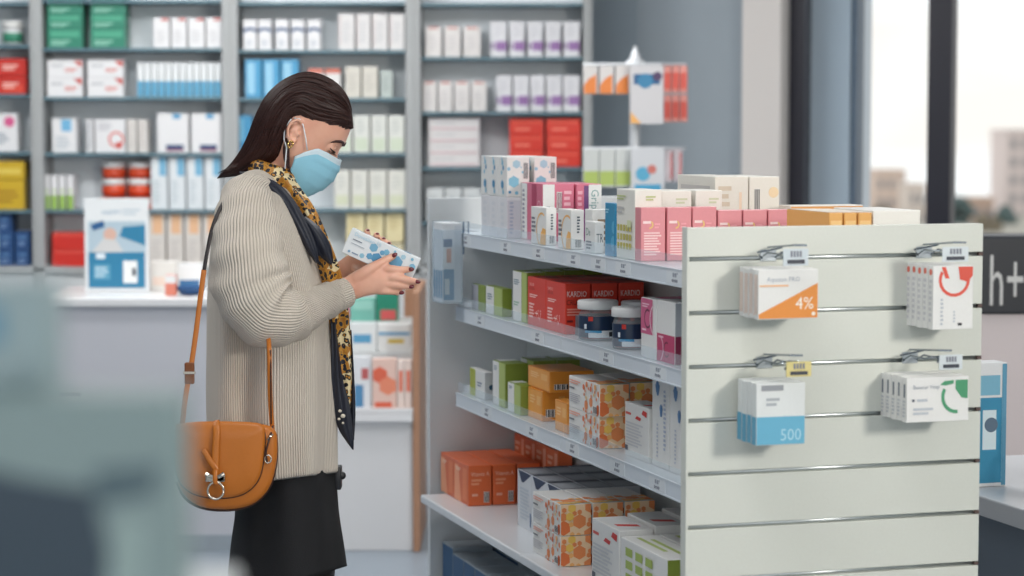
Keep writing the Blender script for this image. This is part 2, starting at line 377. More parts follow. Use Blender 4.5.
for c, (a, b) in enumerate(((47, 83), (87, 124))):
    for k, (yt, yb) in enumerate(((77, 97), (58, 76))):
        brow([(a, b)], yt, yb, PW, wr, '%s %s flat white-and-red carton below the green stacks' % (['lower', 'upper'][k], ['left', 'right'][c]), 'flat white cartons with red print')
brow([(137 + 7.05 * i, 144 + 7.05 * i) for i in range(12)], 62, 97, (226, 230, 232), [('end', 'R', (92, 162, 196), 0, .0, 1, .46)], '{o} of the twelve thin white-and-blue cartons in a row', 'thin white-and-blue cartons')
brow([(52, 77)], 118, 153, PW, [('end', 'R', (110, 176, 214), .38, .62, .8, .97), ('end', 'L', (190, 198, 205), .15, .1, .8, .5, 4)], 'white carton with a light blue square above the four small green ones')
brow([(86, 94)], 119, 153, (214, 214, 216), [('end', 'L', (180, 184, 190), .2, .1, .8, .9, 6)], 'narrow pale carton left of the one with the red ring')
brow([(95, 126)], 119, 153, PW, [('end', 'A', (216, 96, 84), .7, .4, .18, .24, 0, 360), ('end', 'D', (206, 70, 60), .78, .22, .1), ('end', 'L', (190, 190, 196), .1, .65, .6, .9, 3)], 'white carton printed with a red ring, second bay')
brow([(127, 137), (138, 148)], 119, 153, (218, 214, 210), [('end', 'L', (196, 190, 186), .2, .1, .8, .9, 6)], '{o} of two narrow cream cartons beside the red-ringed carton', 'narrow cream cartons')
brow([(157, 189), (191, 222)], 113, 153, PW, [('end', 'R', (40, 76, 120), .28, .04, .85, .2), ('end', 'R', (150, 70, 90), .28, .04, .85, .09), ('end', 'R', (90, 156, 196), .5, .86, .75, .99)], '{o} of two big white cartons with navy bottom label', 'big white cartons with navy label', end=('left', 'right'))
brow([(43, 50), (51, 58), (59, 66), (67, 74)], 175, 210, PW, [('end', 'R', (150, 186, 92), 0, 0, 1, .42), ('end', 'R', (176, 200, 130), .3, .5, .7, .6)], '{o} of four small white-and-green cartons above the red boxes', 'small white-and-green cartons')
for k, (yt, yb) in enumerate(((179, 197), (161, 178))):
    for c, (a, b) in enumerate(((100, 124), (126, 150))):
        jar_far(a, b, yt, yb, (232, 232, 232), ((214, 90, 50), (206, 70, 38)), '%s %s jar with white lid and orange-red label, above the poster' % (['lower', 'upper'][k], ['left', 'right'][c]), 'orange-red jars', base=zat(210) + .001 + (.055 if k == 0 else .055 + zat(179) - zat(197)))
brow([(99, 151)], 198, 210, (214, 90, 50), [('end', 'R', (236, 236, 236), 0, .4, 1, .98)], 'flat white-and-orange carton under the orange-red jars')
brow([(151, 168), (169, 186), (187, 204), (205, 222)], 155, 210, (224, 230, 234), [('end', 'R', (120, 180, 212), .5, .62, .95, .96), ('end', 'L', (196, 206, 212), .15, .1, .6, .55, 6)], '{o} of four tall white cartons with light blue corner', 'tall white cartons with blue corner')
brow([(148, 166), (167, 184), (185, 202), (203, 221)], 212, 267, (224, 218, 212), [('end', 'R', (236, 190, 150), .25, .6, .85, .96), ('end', 'L', (206, 200, 196), .2, .1, .8, .5, 5)], '{o} of four tall cream cartons with peach panel behind the counter', 'tall cream cartons with peach panel')
for k, (yt, yb) in enumerate(((250, 267), (231, 249))):
    brow([(52, 86)], yt, yb, (206, 44, 34), [('end', 'R', (224, 86, 72), .05, .8, .95, .92)], ['lower', 'upper'][k] + ' red carton on the bottom shelf left of the poster', 'red cartons beside the poster', zoff=0 if k == 0 else 0)
# third bay
brow([(243, 257), (258, 272), (275, 289), (291, 305), (307, 321)], 19, 50, PW, [('end', 'A', (50, 84, 130), .5, .35, .3, .4, 20, 170), ('end', 'L', (190, 196, 204), .2, .1, .8, .35, 3)], '{o} of five white cartons with navy arcs above the woman', 'white cartons with navy arcs')
brow([(338, 355), (356, 371), (372, 388), (389, 405)], 13, 50, (222, 220, 220), [('end', 'R', (206, 190, 190), .05, .1, .12, .95), ('end', 'L', (200, 200, 202), .25, .2, .8, .8, 6)], '{o} of four plain white cartons at top right of the third bay', 'plain white cartons, third bay top')
brow([(245, 262), (263, 280), (281, 299)], 59, 98, (74, 156, 200), [('end', 'R', (150, 200, 226), .12, .1, .6, .92)], '{o} of three bright blue cartons behind the head', 'bright blue cartons')
brow([(308, 324), (325, 341)], 68, 98, (222, 220, 218), [('end', 'R', (206, 104, 80), 0, .84, 1, 1)], '{o} carton of two white ones with orange-red tops above the head', 'white cartons with orange tops', end=('left', 'right'))
brow([(345, 361), (362, 378)], 66, 98, (214, 210, 200), [('end', 'L', (196, 192, 184), .2, .2, .8, .8, 5)], '{o} of two beige cartons beside the orange-topped ones', 'beige cartons', end=('left', 'right'))
brow([(380, 393)], 70, 98, (186, 196, 192), [('end', 'L', (160, 170, 168), .2, .2, .8, .8, 5)], 'narrow grey-green carton at the right of the beige pair')
brow([(236, 252)], 115, 153, (60, 142, 186), [('end', 'R', (120, 184, 214), .1, .3, .5, .9)], 'blue carton just left of the hair')
brow([(336, 352), (353, 370), (371, 387), (388, 405)], 115, 153, (222, 224, 218), [('end', 'R', (206, 216, 196), .1, .05, .9, .4), ('end', 'L', (196, 200, 196), .2, .5, .8, .9, 4)], '{o} of four pale cartons on the shelf level with the face', 'pale cartons level with the face')
brow([(334, 350), (351, 368), (369, 387), (388, 406)], 170, 209, (224, 224, 216), [('end', 'R', (212, 216, 190), .1, .1, .9, .35), ('end', 'L', (200, 202, 196), .2, .5, .8, .9, 4)], '{o} of four pale cartons on the shelf above the held box', 'pale cartons above the held box')
brow([(346, 365), (366, 384), (385, 404)], 211, 243, (226, 214, 170), [('end', 'L', (206, 190, 140), .2, .4, .8, .9, 4)], '{o} of three pale yellow cartons right behind the held box', 'pale yellow cartons', zoff=.0)
for o in [x for x in COL.objects if x.get('group') == 'pale yellow cartons']: o.location.z = zat(267) + .001 + zat(243) - zat(267)
brow([(346, 365), (366, 384), (385, 404)], 244, 267, (222, 214, 180), [], '{o} of three yellowish cartons supporting the pale yellow ones', 'yellowish cartons, bottom shelf')
# fourth bay
brow([(425, 442), (444, 461), (463, 481)], 26, 57, (222, 218, 216), [('end', 'R', (200, 120, 110), .2, .93, .8, .99), ('end', 'L', (206, 202, 202), .2, .2, .8, .7, 4)], '{o} of three white cartons on the fourth bay upper shelf', 'white cartons, fourth bay upper shelf')
pp = [('end', 'R', (150, 112, 168), .3, .18, 1, .44), ('end', 'R', (120, 80, 140), .05, .22, .2, .4), ('end', 'L', (206, 206, 212), .2, .55, .8, .9, 4)]
brow([(490, 507), (509, 525), (527, 543), (545, 561), (563, 580)], 21, 57, (222, 222, 226), pp, '{o} of five purple-banded white cartons on the upper shelf', 'purple-banded cartons, upper shelf')
brow([(422, 437), (438, 453), (454, 470), (471, 487)], 81, 112, (222, 218, 216), [('end', 'R', (200, 120, 110), .2, .93, .8, .99), ('end', 'L', (206, 202, 202), .2, .2, .8, .7, 4)], '{o} of four white cartons above the flat white stack', 'white cartons above the flat stack')
brow([(496, 512), (513, 529), (530, 545), (546, 562), (563, 580)], 75, 112, (222, 222, 226), pp, '{o} of five purple-banded white cartons above the red stack', 'purple-banded cartons above the red stack')
for k in range(4):
    yb = 167 - 13 * k; brow([(428, 480)], yb - 12.6, yb, (220, 216, 216), [('end', 'R', (206, 170, 176), .04, .1, .96, .22), ('end', 'L', (200, 198, 200), .1, .5, .7, .8, 1)], ['bottom', 'second lowest', 'second highest', 'top'][k] + ' flat white carton of the stack beside the red boxes', 'flat white stack')
for k in range(3):
    for c, (a, b) in enumerate(((509, 544), (546, 581))):
        yb = 167 - 17 * k; brow([(a, b)], yb - 16.5, yb, (216, 48, 30), [('end', 'R', (232, 92, 70), .05, .72, .95, .84), ('end', 'L', (236, 120, 100), .15, .2, .8, .5, 1)], '%s %s bright red carton in the two-column red stack' % (['bottom', 'middle', 'top'][k], ['left', 'right'][c]), 'bright red stack')
brow([(426, 444), (445, 462), (463, 481)], 188, 222, (212, 216, 216), [('end', 'L', (190, 196, 198), .2, .2, .8, .8, 4)], '{o} of three grey-white cartons just above the gondola end', 'grey-white cartons above gondola end')
# cartons stacked on others: lift them to the lower one's top
for grp, yb0 in (('navy cartons, far left', 267), ('green cartons', 48), ('flat white cartons with red print', 97), ('red cartons beside the poster', 267), ('flat white stack', 167), ('bright red stack', 167)):
    cols = {}
    for o in [x for x in COL.objects if x.get('group') == grp]: cols.setdefault(round(o.location.x / .06), []).append(o)
    for c in cols.values():
        c.sort(key=lambda o: o.location.z); z = zat(yb0) + .001
        for o in c:
            o.location.z = z; z += max(v.co.z for v in o.data.vertices) + .0008
# ------------------------------------------------------------------ sales counter and what stands on it
YC = 8.2
zc = at(150, 298, YC).z; xa, xb = at(46, 300, YC).x, at(300, 300, YC).x
CT = empty('sales_counter', ((xa + xb) / 2, YC, 0), 0, 'long white sales counter with pale lilac-grey front panel', 'counter')
hw = (xb - xa) / 2
bm = bmesh.new(); bx(bm, -hw, 0, .0, hw, .5, zc - .03, .004); fin(bm, 'front_panel', M((200, 201, 208), .55, name='counter_panel'), CT)
bm = bmesh.new(); bx(bm, -hw - .03, -.02, zc - .03, hw + .02, .56, zc, .004); fin(bm, 'counter_top', M((232, 232, 233), .25), CT)
bm = bmesh.new(); bx(bm, -hw + .04, -.004, zc - .36, -hw + .12, .0, zc - .345, .001); fin(bm, 'drawer_slot', M((150, 150, 158), .5), CT)
bm = bmesh.new(); bx(bm, -hw + .01, -.005, .0, hw, .0, .06); fin(bm, 'plinth', M((160, 170, 178), .5), CT)
# second stretch behind the display stand
# poster display: a card in a stand
YP = 8.45
a = at(85, 284, YP); b = at(149, 284, YP); ztop = at(85, 199, YP).z
PO = empty('poster_display', ((a.x + b.x) / 2, YP, zc + .001), 0, 'white upright poster card with blue picture standing on the sales counter', 'poster')
w = b.x - a.x; h = ztop - zc; bm = bmesh.new(); bx(bm, -w / 2, 0, 0, w / 2, .02, h, .002); mats = [M((226, 230, 232), .4)]
B1 = (46, 126, 164)
decals(bm, 'end', w, h, lambda x, z, o: (-w / 2 + x, -o, z), [
    ('end', 'T', (150, 176, 196), 'HAPPY', .28, .83, .05, 0), ('end', 'L', (196, 208, 216), .6, .82, .9, .9, 2),
    ('end', 'R', (176, 196, 208), .06, .42, .95, .76), ('end', 'P', (40, 90, 140), [(.1, .72), (.3, .77), (.32, .7), (.14, .66)]), ('end', 'P', B1, [(.55, .6), (.95, .5), (.95, .72), (.6, .7)]),
    ('end', 'D', (214, 176, 160), .4, .62, .07), ('end', 'P', (206, 206, 206), [(.1, .42), (.3, .58), (.5, .56), (.62, .42)]), ('end', 'R', B1, .06, .05, .94, .43),
    ('end', 'R', (236, 238, 238), .6, .1, .82, .34), ('end', 'R', (60, 70, 84), .74, .18, .8, .26), ('end', 'R', (90, 156, 186), .14, .14, .4, .3), ('end', 'L', (190, 216, 228), .16, .16, .38, .28, 3), ('end', 'R', (220, 230, 236), .18, .36, .32, .42)], mats)
fin(bm, 'card', mats, PO)
bm = bmesh.new(); bx(bm, -w / 2 + .01, .02, 0, w / 2 - .01, .12, .006); tube(bm, [(0, .115, .003), (0, .022, h * .6)], .006); fin(bm, 'easel_back', M((210, 214, 216), .5), PO)
def cbox(x0, x1, yt, Y, dep, base, prints, label, name='medicine_carton', cat='medicine carton', zb=None, rz=0):
    z = zc + .001 if zb is None else zb; p = at(x0, 280, Y); q = at(x1, 280, Y); me = carton_mesh(q.x - p.x, dep, at(x0, yt, Y).z - z, base, prints)
    return put_mesh(name, me, ((p.x + q.x) / 2, Y + dep / 2, z), rz, label, cat)
cbox(150, 176, 262, 8.5, .1, (230, 226, 220), [('end', 'R', (236, 214, 200), .1, .2, .9, .5)], 'low white carton on the counter right of the poster')
cbox(165, 176, 275, 8.3, .04, (222, 130, 110), [('end', 'R', (236, 236, 236), 0, .6, 1, .98)], 'tiny salmon-and-white carton in front of the low white one')
cbox(177, 202, 264, 8.55, .1, (232, 232, 232), [('end', 'R', (60, 110, 156), .1, .05, .9, .4)], 'white-and-blue carton on the counter close behind the shoulder strap')
bo = empty('coin_dish', (at(188, 283, 8.3).x, 8.3 + .05, zc + .001), 0, 'small dark blue dish on the counter beside the bag strap', 'dish')
bm = bmesh.new(); lathe(bm, [(.03, 0), (.05, .02), (.055, .03), (.05, .03), (.028, .008)]); fin(bm, 'bowl', M((40, 84, 134), .3), bo)
# ------------------------------------------------------------------ low stepped display between the woman and the gondola
YD = 8.2
xa, xb = at(336, 420, YD).x, at(413, 420, YD).x; zt = at(380, 413, YD).z
DS = empty('stepped_display', ((xa + xb) / 2, YD, 0), 0, 'low white stepped display unit with brown wooden side behind the woman', 'display stand')
hw = (xb - xa) / 2
bm = bmesh.new(); bx(bm, -hw, 0, 0, hw, .62, zt - .03, .004); fin(bm, 'body', M((214, 214, 216), .5), DS)
bm = bmesh.new(); bx(bm, -hw, -.03, zt - .03, hw, .2, zt, .004); bx(bm, -hw, -.03, zt, hw, -.02, zt + .02, .002); fin(bm, 'tray', M((224, 224, 226), .35), DS)
zt2 = at(380, 352, YD + .2).z; zt3 = at(380, 322, YD + .4).z
bm = bmesh.new(); bx(bm, -hw, .2, zt - .03, hw, .4, zt2, .003); bx(bm, -hw, .4, zt - .03, hw, .62, zt3, .003); fin(bm, 'step', M((206, 212, 214), .4), DS)
WOOD = M((176, 132, 104), .5, name='light_brown_wood', bscale=30, var=.15)
w2 = at(421, 400, YD).x - at(414, 400, YD).x
bm = bmesh.new(); bx(bm, hw, -.02, 0, hw + w2, .64, at(410, 292, YD).z, .004); fin(bm, 'side_panel', WOOD, DS)
bm = bmesh.new(); bx(bm, hw - .06, .62, 0, hw + w2, .65, at(410, 292, YD).z, .004); fin(bm, 'back_board', WOOD, DS)
def dbox(x0, x1, yt, Y, dep, base, prints, label, zb): return cbox(x0, x1, yt, Y, dep, base, prints, label, zb=zb + .001)
dbox(352, 370, 357, YD, .05, (226, 228, 232), [('end', 'R', (84, 140, 184), .1, .1, .6, .5), ('end', 'R', (190, 96, 96), .5, .6, .9, .8)], 'white-and-blue carton on the lowest display step', zt)
dbox(372, 396, 359, YD, .05, (230, 196, 184), [('end', 'H', (222, 104, 78), .3, .7, .16), ('end', 'H', (232, 140, 110), .65, .5, .18), ('end', 'R', (222, 104, 78), .1, .1, .8, .2)], 'white carton with orange-red shapes, middle of the lowest display step', zt)
for i, (a, b) in enumerate(((397, 404), (404.5, 411.5))): dbox(a, b, 360, YD, .05, (232, 214, 206), [('end', 'R', (220, 120, 96), .2, .4, .8, .8)], '%s narrow white-and-coral carton at the right of the lowest step' % ['inner', 'outer'][i], zt)
dbox(350, 376, 323, YD + .21, .06, (226, 232, 234), [('end', 'R', (90, 160, 200), .1, .3, .8, .6)], 'white-and-blue carton on the middle display step', zt2)
dbox(378, 410, 324, YD + .21, .06, (228, 232, 232), [('end', 'R', (214, 190, 80), .3, .3, .8, .45), ('end', 'R', (90, 160, 200), 0, .6, 1, .7)], 'white carton with yellow line on the middle display step', zt2)
dbox(350, 375, 298, YD + .42, .08, (118, 186, 172), [('end', 'R', (150, 206, 194), .1, .5, .9, .9)], 'pale mint carton on the top display step', zt3)
dbox(376, 398, 293, YD + .42, .08, (36, 138, 112), [('end', 'R', (206, 90, 90), .2, .05, .9, .4)], 'deep green carton with red panel on the top display step', zt3)
dbox(343, 349, 300, YD + .42, .06, (224, 120, 150), [], 'pink carton at the left end of the top display step', zt3)
# ------------------------------------------------------------------ hanging spinner rack behind the gondola
YS = 8.6; sxp = at(635, 100, YS).x
SP = empty('spinner_rack', (sxp, YS, 0), 0, 'white spinner rack pole with wire arms against the blue-grey wall', 'display rack')
SPM = M((216, 220, 224), .3, .2)
zz = lambda y: at(635, y, YS).z
bm = bmesh.new(); lathe(bm, [(.02, 0), (.02, zz(56)), (.012, zz(52)), (.006, zz(46))]); fin(bm, 'pole', SPM, SP)
bm = bmesh.new(); lathe(bm, [(.2, 0), (.2, .02), (.03, .05)]); fin(bm, 'base', SPM, SP)
bm = bmesh.new(); lathe(bm, [(.02, zz(72)), (.045, zz(66)), (.03, zz(60)), (.02, zz(58))]); fin(bm, 'hub', SPM, SP)
for y in (65, 148):
    bm = bmesh.new(); z = zz(y); X = lambda px: at(px, y, YS - .1).x - sxp
    tube(bm, [(X(583), -.1, z), (X(660), -.16, z), (X(686), -.1, z)], .004); tube(bm, [(0, 0, z), (X(600), -.11, z)], .005); tube(bm, [(0, 0, z), (X(680), -.11, z)], .005); tube(bm, [(0, 0, z), (X(645), -.15, z)], .005); fin(bm, 'wire_arm', SPM, SP)
def hang(x0, x1, yt, yb, dy, base, prints, label, rz=0, group=None, dep=.02):
    Y = YS - .13 + dy; p, q = at(x0, yt, Y), at(x1, yt, Y); h = p.z - at(x0, yb, Y).z
    o = put_mesh('hanging_pack', carton_mesh(q.x - p.x, dep, h, base, prints), ((p.x + q.x) / 2, Y - dep, p.z - h), rz, label, 'hanging pack', group)
op = [('end', 'P', (226, 130, 60), [(0, 0), (.9, 0), (.9, .7), (.4, .55), (0, .3)])]
for i, (a, b) in enumerate(((583, 597), (599, 613), (615, 629))): hang(a, b, 66, 94, 0, (206, 202, 200), op, '%s of three orange-and-white packs hanging on the spinner' % ['left', 'middle', 'right'][i], radians(8), 'orange hanging packs')
hang(630, 663, 66, 124, -.06, (206, 204, 206), [('end', 'R', (44, 96, 140), .1, .68, .9, .86), ('end', 'D', (60, 130, 170), .45, .74, .13), ('end', 'D', (80, 60, 96), .82, .82, .08), ('end', 'P', (236, 176, 100), [(0, 0), (.35, 0), (0, .22)])], 'large white pack with dark blue picture hanging at the spinner front')
for i, (a, b) in enumerate(((664, 671), (672, 679), (680, 687))):
    for k, (yt, yb) in enumerate(((66, 93), (95, 122))): hang(a, b, yt, yb, .03, (222, 150, 140), [('end', 'R', (214, 96, 84), .0, .15, 1, .75)], '%s %s slim coral pack on the right of the spinner' % (['upper', 'lower'][k], ['inner', 'middle', 'outer'][i]), -radians(12), 'coral hanging packs')
gp2 = [('end', 'R', (172, 192, 100), 0, .05, 1, .42)]
for i, (a, b) in enumerate(((583, 598), (599, 614), (615, 630))): hang(a, b, 149, 187, 0, (200, 204, 202), gp2, '%s of three white-and-green packs low on the spinner' % ['left', 'middle', 'right'][i], radians(8), 'green hanging packs')
hang(631, 664, 149, 194, -.06, (206, 208, 212), [('end', 'D', (90, 170, 204), .35, .45, .16), ('end', 'D', (206, 120, 110), .62, .55, .1), ('end', 'R', (70, 160, 200), .1, .05, .9, .22)], 'white pack with blue and red print low on the spinner front')
for i, (a, b) in enumerate(((665, 673), (674, 682))): hang(a, b, 149, 182, .02, (206, 196, 200), [('end', 'R', (206, 110, 110), .7, .1, .95, .9)], '%s slim white pack with red edge low on the spinner' % ['inner', 'outer'][i], -radians(14), 'red-edged hanging packs')
# ------------------------------------------------------------------ gondola shelving unit
LG = 1.95; LB = 1.775; WG = .608; VS = .065; VC = .3005
GO = empty('gondola_shelving', G(LG / 2, WG / 2, 0), GROT, 'white double-sided shop shelving unit with slatted end panel and clear shelf lips', 'shelving')
WP = M((214, 217, 209), .38, name='white_lacquer', coat=.1); GPM = M((150, 158, 166), .5, name='grey_laminate')
def loc(u, v): return (v - WG / 2, u - LG / 2)   # gondola local: x = v, y = u
def gb(bm, u0, u1, v0, v1, z0, z1, bev=0, mi=0):
    a = loc(u0, v0); b = loc(u1, v1); return bx(bm, a[0], a[1], z0, b[0], b[1], z1, bev, mi)
bm = bmesh.new(); gb(bm, .012, .024, 0, WG, 0, ZT, .001)
gz = [ZT - .058 - .1 * k for k in range(13)]
tops = [ZT] + [z - .0040 for z in gz]; bots = [z + .0040 for z in gz] + [0]
for t, b in zip(tops, bots): gb(bm, 0, .0125, .002, WG - .001, b, t, .0012)
fin(bm, 'slatted_end_panel', WP, GO)
bm = bmesh.new(); gb(bm, -.001, .025, -.002, .003, 0, ZT + .001, .001); fin(bm, 'edge_trim', WP, GO)
ALU = M((214, 220, 224), .3, .9, name='aluminium')
for z in gz:
    bm = bmesh.new(); tube(bm, [(.004 - WG / 2, .0122 - LG / 2, z), (WG / 2 - .002, .0122 - LG / 2, z)], .0040, 10); fin(bm, 'groove_insert', ALU, GO, True)
    bm = bmesh.new(); gb(bm, .002, .0117, WG - .009, WG + .0005, z - .0032, z + .0032, .0005); fin(bm, 'groove_end_cap', M((92, 74, 70), .6), GO)
bm = bmesh.new(); gb(bm, LG - .02, LG, .03, WG - .03, 0, ZT - .008, .002); fin(bm, 'far_end_panel', M((216, 220, 222), .45), GO)
bm = bmesh.new(); gb(bm, .024, LG - .02, VC, WG - VC, 0, ZT - .1, .001); fin(bm, 'centre_panel', M((206, 210, 210), .5), GO)
def zpix(x, y, v):
    z = 1.0
    for _ in range(8): u = su(x, v, z); z = sz(y, u, v)
    return z
Z1 = zpix(567, 251.2, VS - .008); Z2 = zpix(560, 336.8, VS - .008); Z3 = zpix(560, 436.4, VS - .008); VB = -.018; Z4 = zpix(519.4, 554, VB)
Z5 = .10
print('shelf z', ZT, Z1, Z2, Z3, Z4, 'u mid', su(561, VS, Z1), su(559, VS, Z3), su(519.4, VB, Z4))
UM = su(560, VS - .008, Z2)
SLM = M((222, 226, 230), .3, name='shelf_paint', coat=.2); STR = M((214, 222, 230), .3, name='price_rail'); PAP = M((221, 227, 232), .5, name='price_paper'); INK = M((112, 116, 130), .6, name='grey_ink')
LIP = clear('clear_lip', fac=.15)
def tick(bm, mi, u, v, z, w, h):   # a small print on the rail
    gb(bm, u - w / 2, u + w / 2, v - .0004, v, z, z + h, 0, mi)
for si, (zs, prices) in enumerate(((Z1, (468, 508, 541, 576, 601, 626, 678)), (Z2, (482, 540, 609, 661)), (Z3, (489, 534, 575, 620, 660)))):
    for hi, (ua, ub) in enumerate(((UM + .001, LG - .02), (.026, UM - .001))):
        bm = bmesh.new(); gb(bm, ua, min(ub, LB), VS, VC if zs != Z1 else WG - VS, zs - .02, zs, .001); gb(bm, min(ub, LB), ub, VS + .06, VC, zs - .02, zs); sh = fin(bm, 'shelf', SLM, GO)
        ub = min(ub, LB); bm = bmesh.new(); gb(bm, ua, ub, VS - .006, VS, zs - .033, zs + .001, .001); gb(bm, ua, ub, VS - .0075, VS - .006, zs - .033, zs - .030); gb(bm, ua, ub, VS - .0075, VS - .006, zs - .001, zs + .0015)
        for px in prices:
            u = su(px, VS, zs)
            if ua + .03 < u < ub - .03:
                gb(bm, u - .045, u + .045, VS - .0068, VS - .006, zs - .0285, zs - .003, 0, 1)
                for k in range(4): tick(bm, 2, u + .012 - k * .008, VS - .0069, zs - .025, .0045, .0055)
                for k in range(2): tick(bm, 3, u + .006 - k * .011, VS - .0069, zs - .015, .008, .008)
                tick(bm, 3, u - .014, VS - .0069, zs - .0095, .004, .0035)
        fin(bm, 'price_rail', [STR, PAP, INK, M((150, 156, 168), .6)], sh)
        bm = bmesh.new(); gb(bm, ua + .003, ub - .003, VS, VS + .0022, zs + .0005, zs + .028, .0004); fin(bm, 'clear_lip', LIP, sh)
        if zs == Z1:
            bm = bmesh.new(); gb(bm, ua, ub, WG - VS, WG - VS + .006, zs - .033, zs + .001, .001); fin(bm, 'price_rail', STR, sh)
    if zs != Z1:
        bm = bmesh.new(); gb(bm, .026, LG - .02, WG - VC, WG - VS, zs - .02, zs, .001); fin(bm, 'shelf', SLM, GO)
for hi, (ua, ub) in enumerate(((su(519.4, VB, Z4) + .0, su(420.5, VB, Z4)), (.026, su(519.4, VB, Z4) - .001))):
    bm = bmesh.new(); gb(bm, ua, ub, VB, VC, Z4 - .021, Z4, .004); fin(bm, 'shelf', SLM, GO)
bm = bmesh.new(); gb(bm, .026, LG - .02, WG - VC, WG - .04, Z4 - .021, Z4, .002); fin(bm, 'shelf', SLM, GO)
bm = bmesh.new(); gb(bm, .026, LG - .02, .0, WG, Z5 - .03, Z5, .002); gb(bm, .03, LG - .03, .03, WG - .03, 0, Z5 - .03); fin(bm, 'base', SLM, GO)
# triangular steel brackets under the shelves at the near end, at the joint and at the far end
for zs in (Z1, Z2, Z3, Z4):
    for u in (.34, UM + .30) if zs == Z1 else (UM + .002, ):
        bm = bmesh.new(); pr = [(VS + .02, zs - .022), (VC, zs - .022), (VC, zs - .075), (VC - .03, zs - .075)]
        a = [bm.verts.new((v - WG / 2, u - LG / 2, z)) for v, z in pr]; b = [bm.verts.new((v - WG / 2, u - LG / 2 + .003, z)) for v, z in pr]
        bm.faces.new(a[::-1]); bm.faces.new(b)
        for i in range(4): bm.faces.new((a[i], a[(i + 1) % 4], b[(i + 1) % 4], b[i]))
        fin(bm, 'bracket', SLM, GO)
        bm = bmesh.new(); gb(bm, u - .004, u, VC - .012, VC - .004, zs - .034, zs - .028); gb(bm, u - .004, u, VC - .012, VC - .004, zs - .066, zs - .06); fin(bm, 'bracket_screw', M((60, 50, 50), .5), GO)
# ------------------------------------------------------------------ cartons on the gondola
def gbox(label, zs, v0, xf, xe, xr, yt, base, prints, name='medicine_carton', cat='medicine carton', group=None, w=None, h=None, l=None, zb=None, u0=None, du=0):
    z0 = zs + .0005 if zb is None else zb
    if u0 is None: u0 = su(xe, v0, z0 + .05)
    if l is None: l = su(xf, v0, z0 + .05) - u0
    if w is None: w = sv(xr, u0, z0 + .05) - v0
    if h is None: h = sz(yt, u0, v0) - z0
    me = carton_mesh(w, l, h, base, prints); put_mesh(name, me, G(u0 + l / 2, v0 + w / 2, z0), GROT, label, cat, group)
    return dict(u0=u0, u1=u0 + l, v0=v0, v1=v0 + w, z0=z0, z1=z0 + h, w=w, l=l, h=h)
def gput(label, u0, v0, z0, w, l, h, base, prints, name='medicine_carton', cat='medicine carton', group=None):
    put_mesh(name, carton_mesh(w, l, h, base, prints), G(u0 + l / 2, v0 + w / 2, z0), GROT, label, cat, group)
G2 = .0015
WH = (232, 232, 230); BL = (130, 190, 216); BL2 = (84, 150, 192)
# -- top shelf: white cartons with blue hexagons, two layers
pA = [('end', 'H', BL, .3, .38, .15), ('end', 'H', (168, 206, 224), .42, .82, .11), ('end', 'H', (150, 196, 220), .08, .7, .05), ('end', 'H', BL, .7, .62, .035), ('end', 'H', BL, .62, .74, .02), ('end', 'H', BL2, .12, .12, .04), ('end', 'H', BL, .42, .1, .05), ('end', 'B', (60, 70, 84), .72, .45, .92, .86),
      ('front', 'H', BL, .5, .85, .08), ('front', 'H', BL2, .6, .72, .07), ('front', 'H', BL, .42, .6, .06), ('front', 'H', BL2, .5, .3, .12), ('front', 'H', BL, .6, .12, .07), ('front', 'H', (170, 208, 226), .45, .95, .05)]
pA0 = [('end', 'R', (206, 206, 214), .02, .0, .98, .92), ('end', 'L', (170, 180, 200), .12, .1, .3, .9, 9), ('front', 'L', (214, 216, 222), .3, .1, .7, .9, 5)]
va = .085; zA = zpix(507, 197, va); uA = [su(x, va, Z1 + .05) for x in (507, 498, 489.5, 481)]
hA = sz(157, uA[0], va) - zA
for i in range(3):
    for j in range(2):
        w = sv(529.5, uA[0], Z1 + .1) - va; l = uA[i + 1] - uA[i] - G2; v = va + j * (w + .012)
        gput('lower plain white carton, %s row, %s in the hexagon group at the far end' % (['aisle-side', 'inner'][j], ['nearest', 'middle', 'farthest'][i]), uA[i], v, Z1 + .0005, w, l, zA - Z1 - .001, (226, 226, 230), pA0, group='white cartons, lower layer')
        gput('upper white carton with blue hexagons, %s row, %s in the far end group' % (['aisle-side', 'inner'][j], ['nearest', 'middle', 'farthest'][i]), uA[i], v, zA, w, l, hA, WH, pA, group='white cartons with blue hexagons')
# -- tall pink and white cartons
PK = (214, 106, 134); PKD = (176, 62, 96)
pB = [('front', 'R', WH, 0, 0, .3, 1), ('front', 'L', (150, 150, 165), .08, .1, .2, .9, 10), ('front', 'R', PKD, .52, .0, .72, 1), ('front', 'A', (236, 190, 200), .85, .62, .07, .09, 0, 360), ('end', 'R', WH, .0, 0, .38, 1), ('end', 'L', (120, 130, 150), .12, .3, .26, .62, 7), ('end', 'B', (120, 60, 80), .44, .5, .62, .86), ('end', 'L', (236, 176, 190), .68, .1, .92, .9, 8)]
b1 = gbox('tall pink carton with white stripes and barcode in the middle of the top shelf', Z1, .121, 521, 542.5, 574, 184, PK, pB, l=None)
pB2 = [('end', 'R', PKD, 0, 0, .04, 1), ('end', 'R', (110, 60, 120), .32, .0, .5, .97), ('end', 'R', WH, .5, 0, 1, 1), ('end', 'L', (236, 170, 186), .08, .1, .26, .9, 8), ('end', 'T', (120, 160, 160), 'Gripoze', .6, .9, .14, -90, .62)]
gput('tall pink and white carton reading Gripoze, right of the barcode one', b1['u0'] + .0, b1['v1'] + .004, Z1 + .0005, sv(601.6, b1['u0'], Z1 + .1) - b1['v1'] - .004, b1['l'], b1['h'] - .001, PK, pB2)
OG = (240, 186, 110)
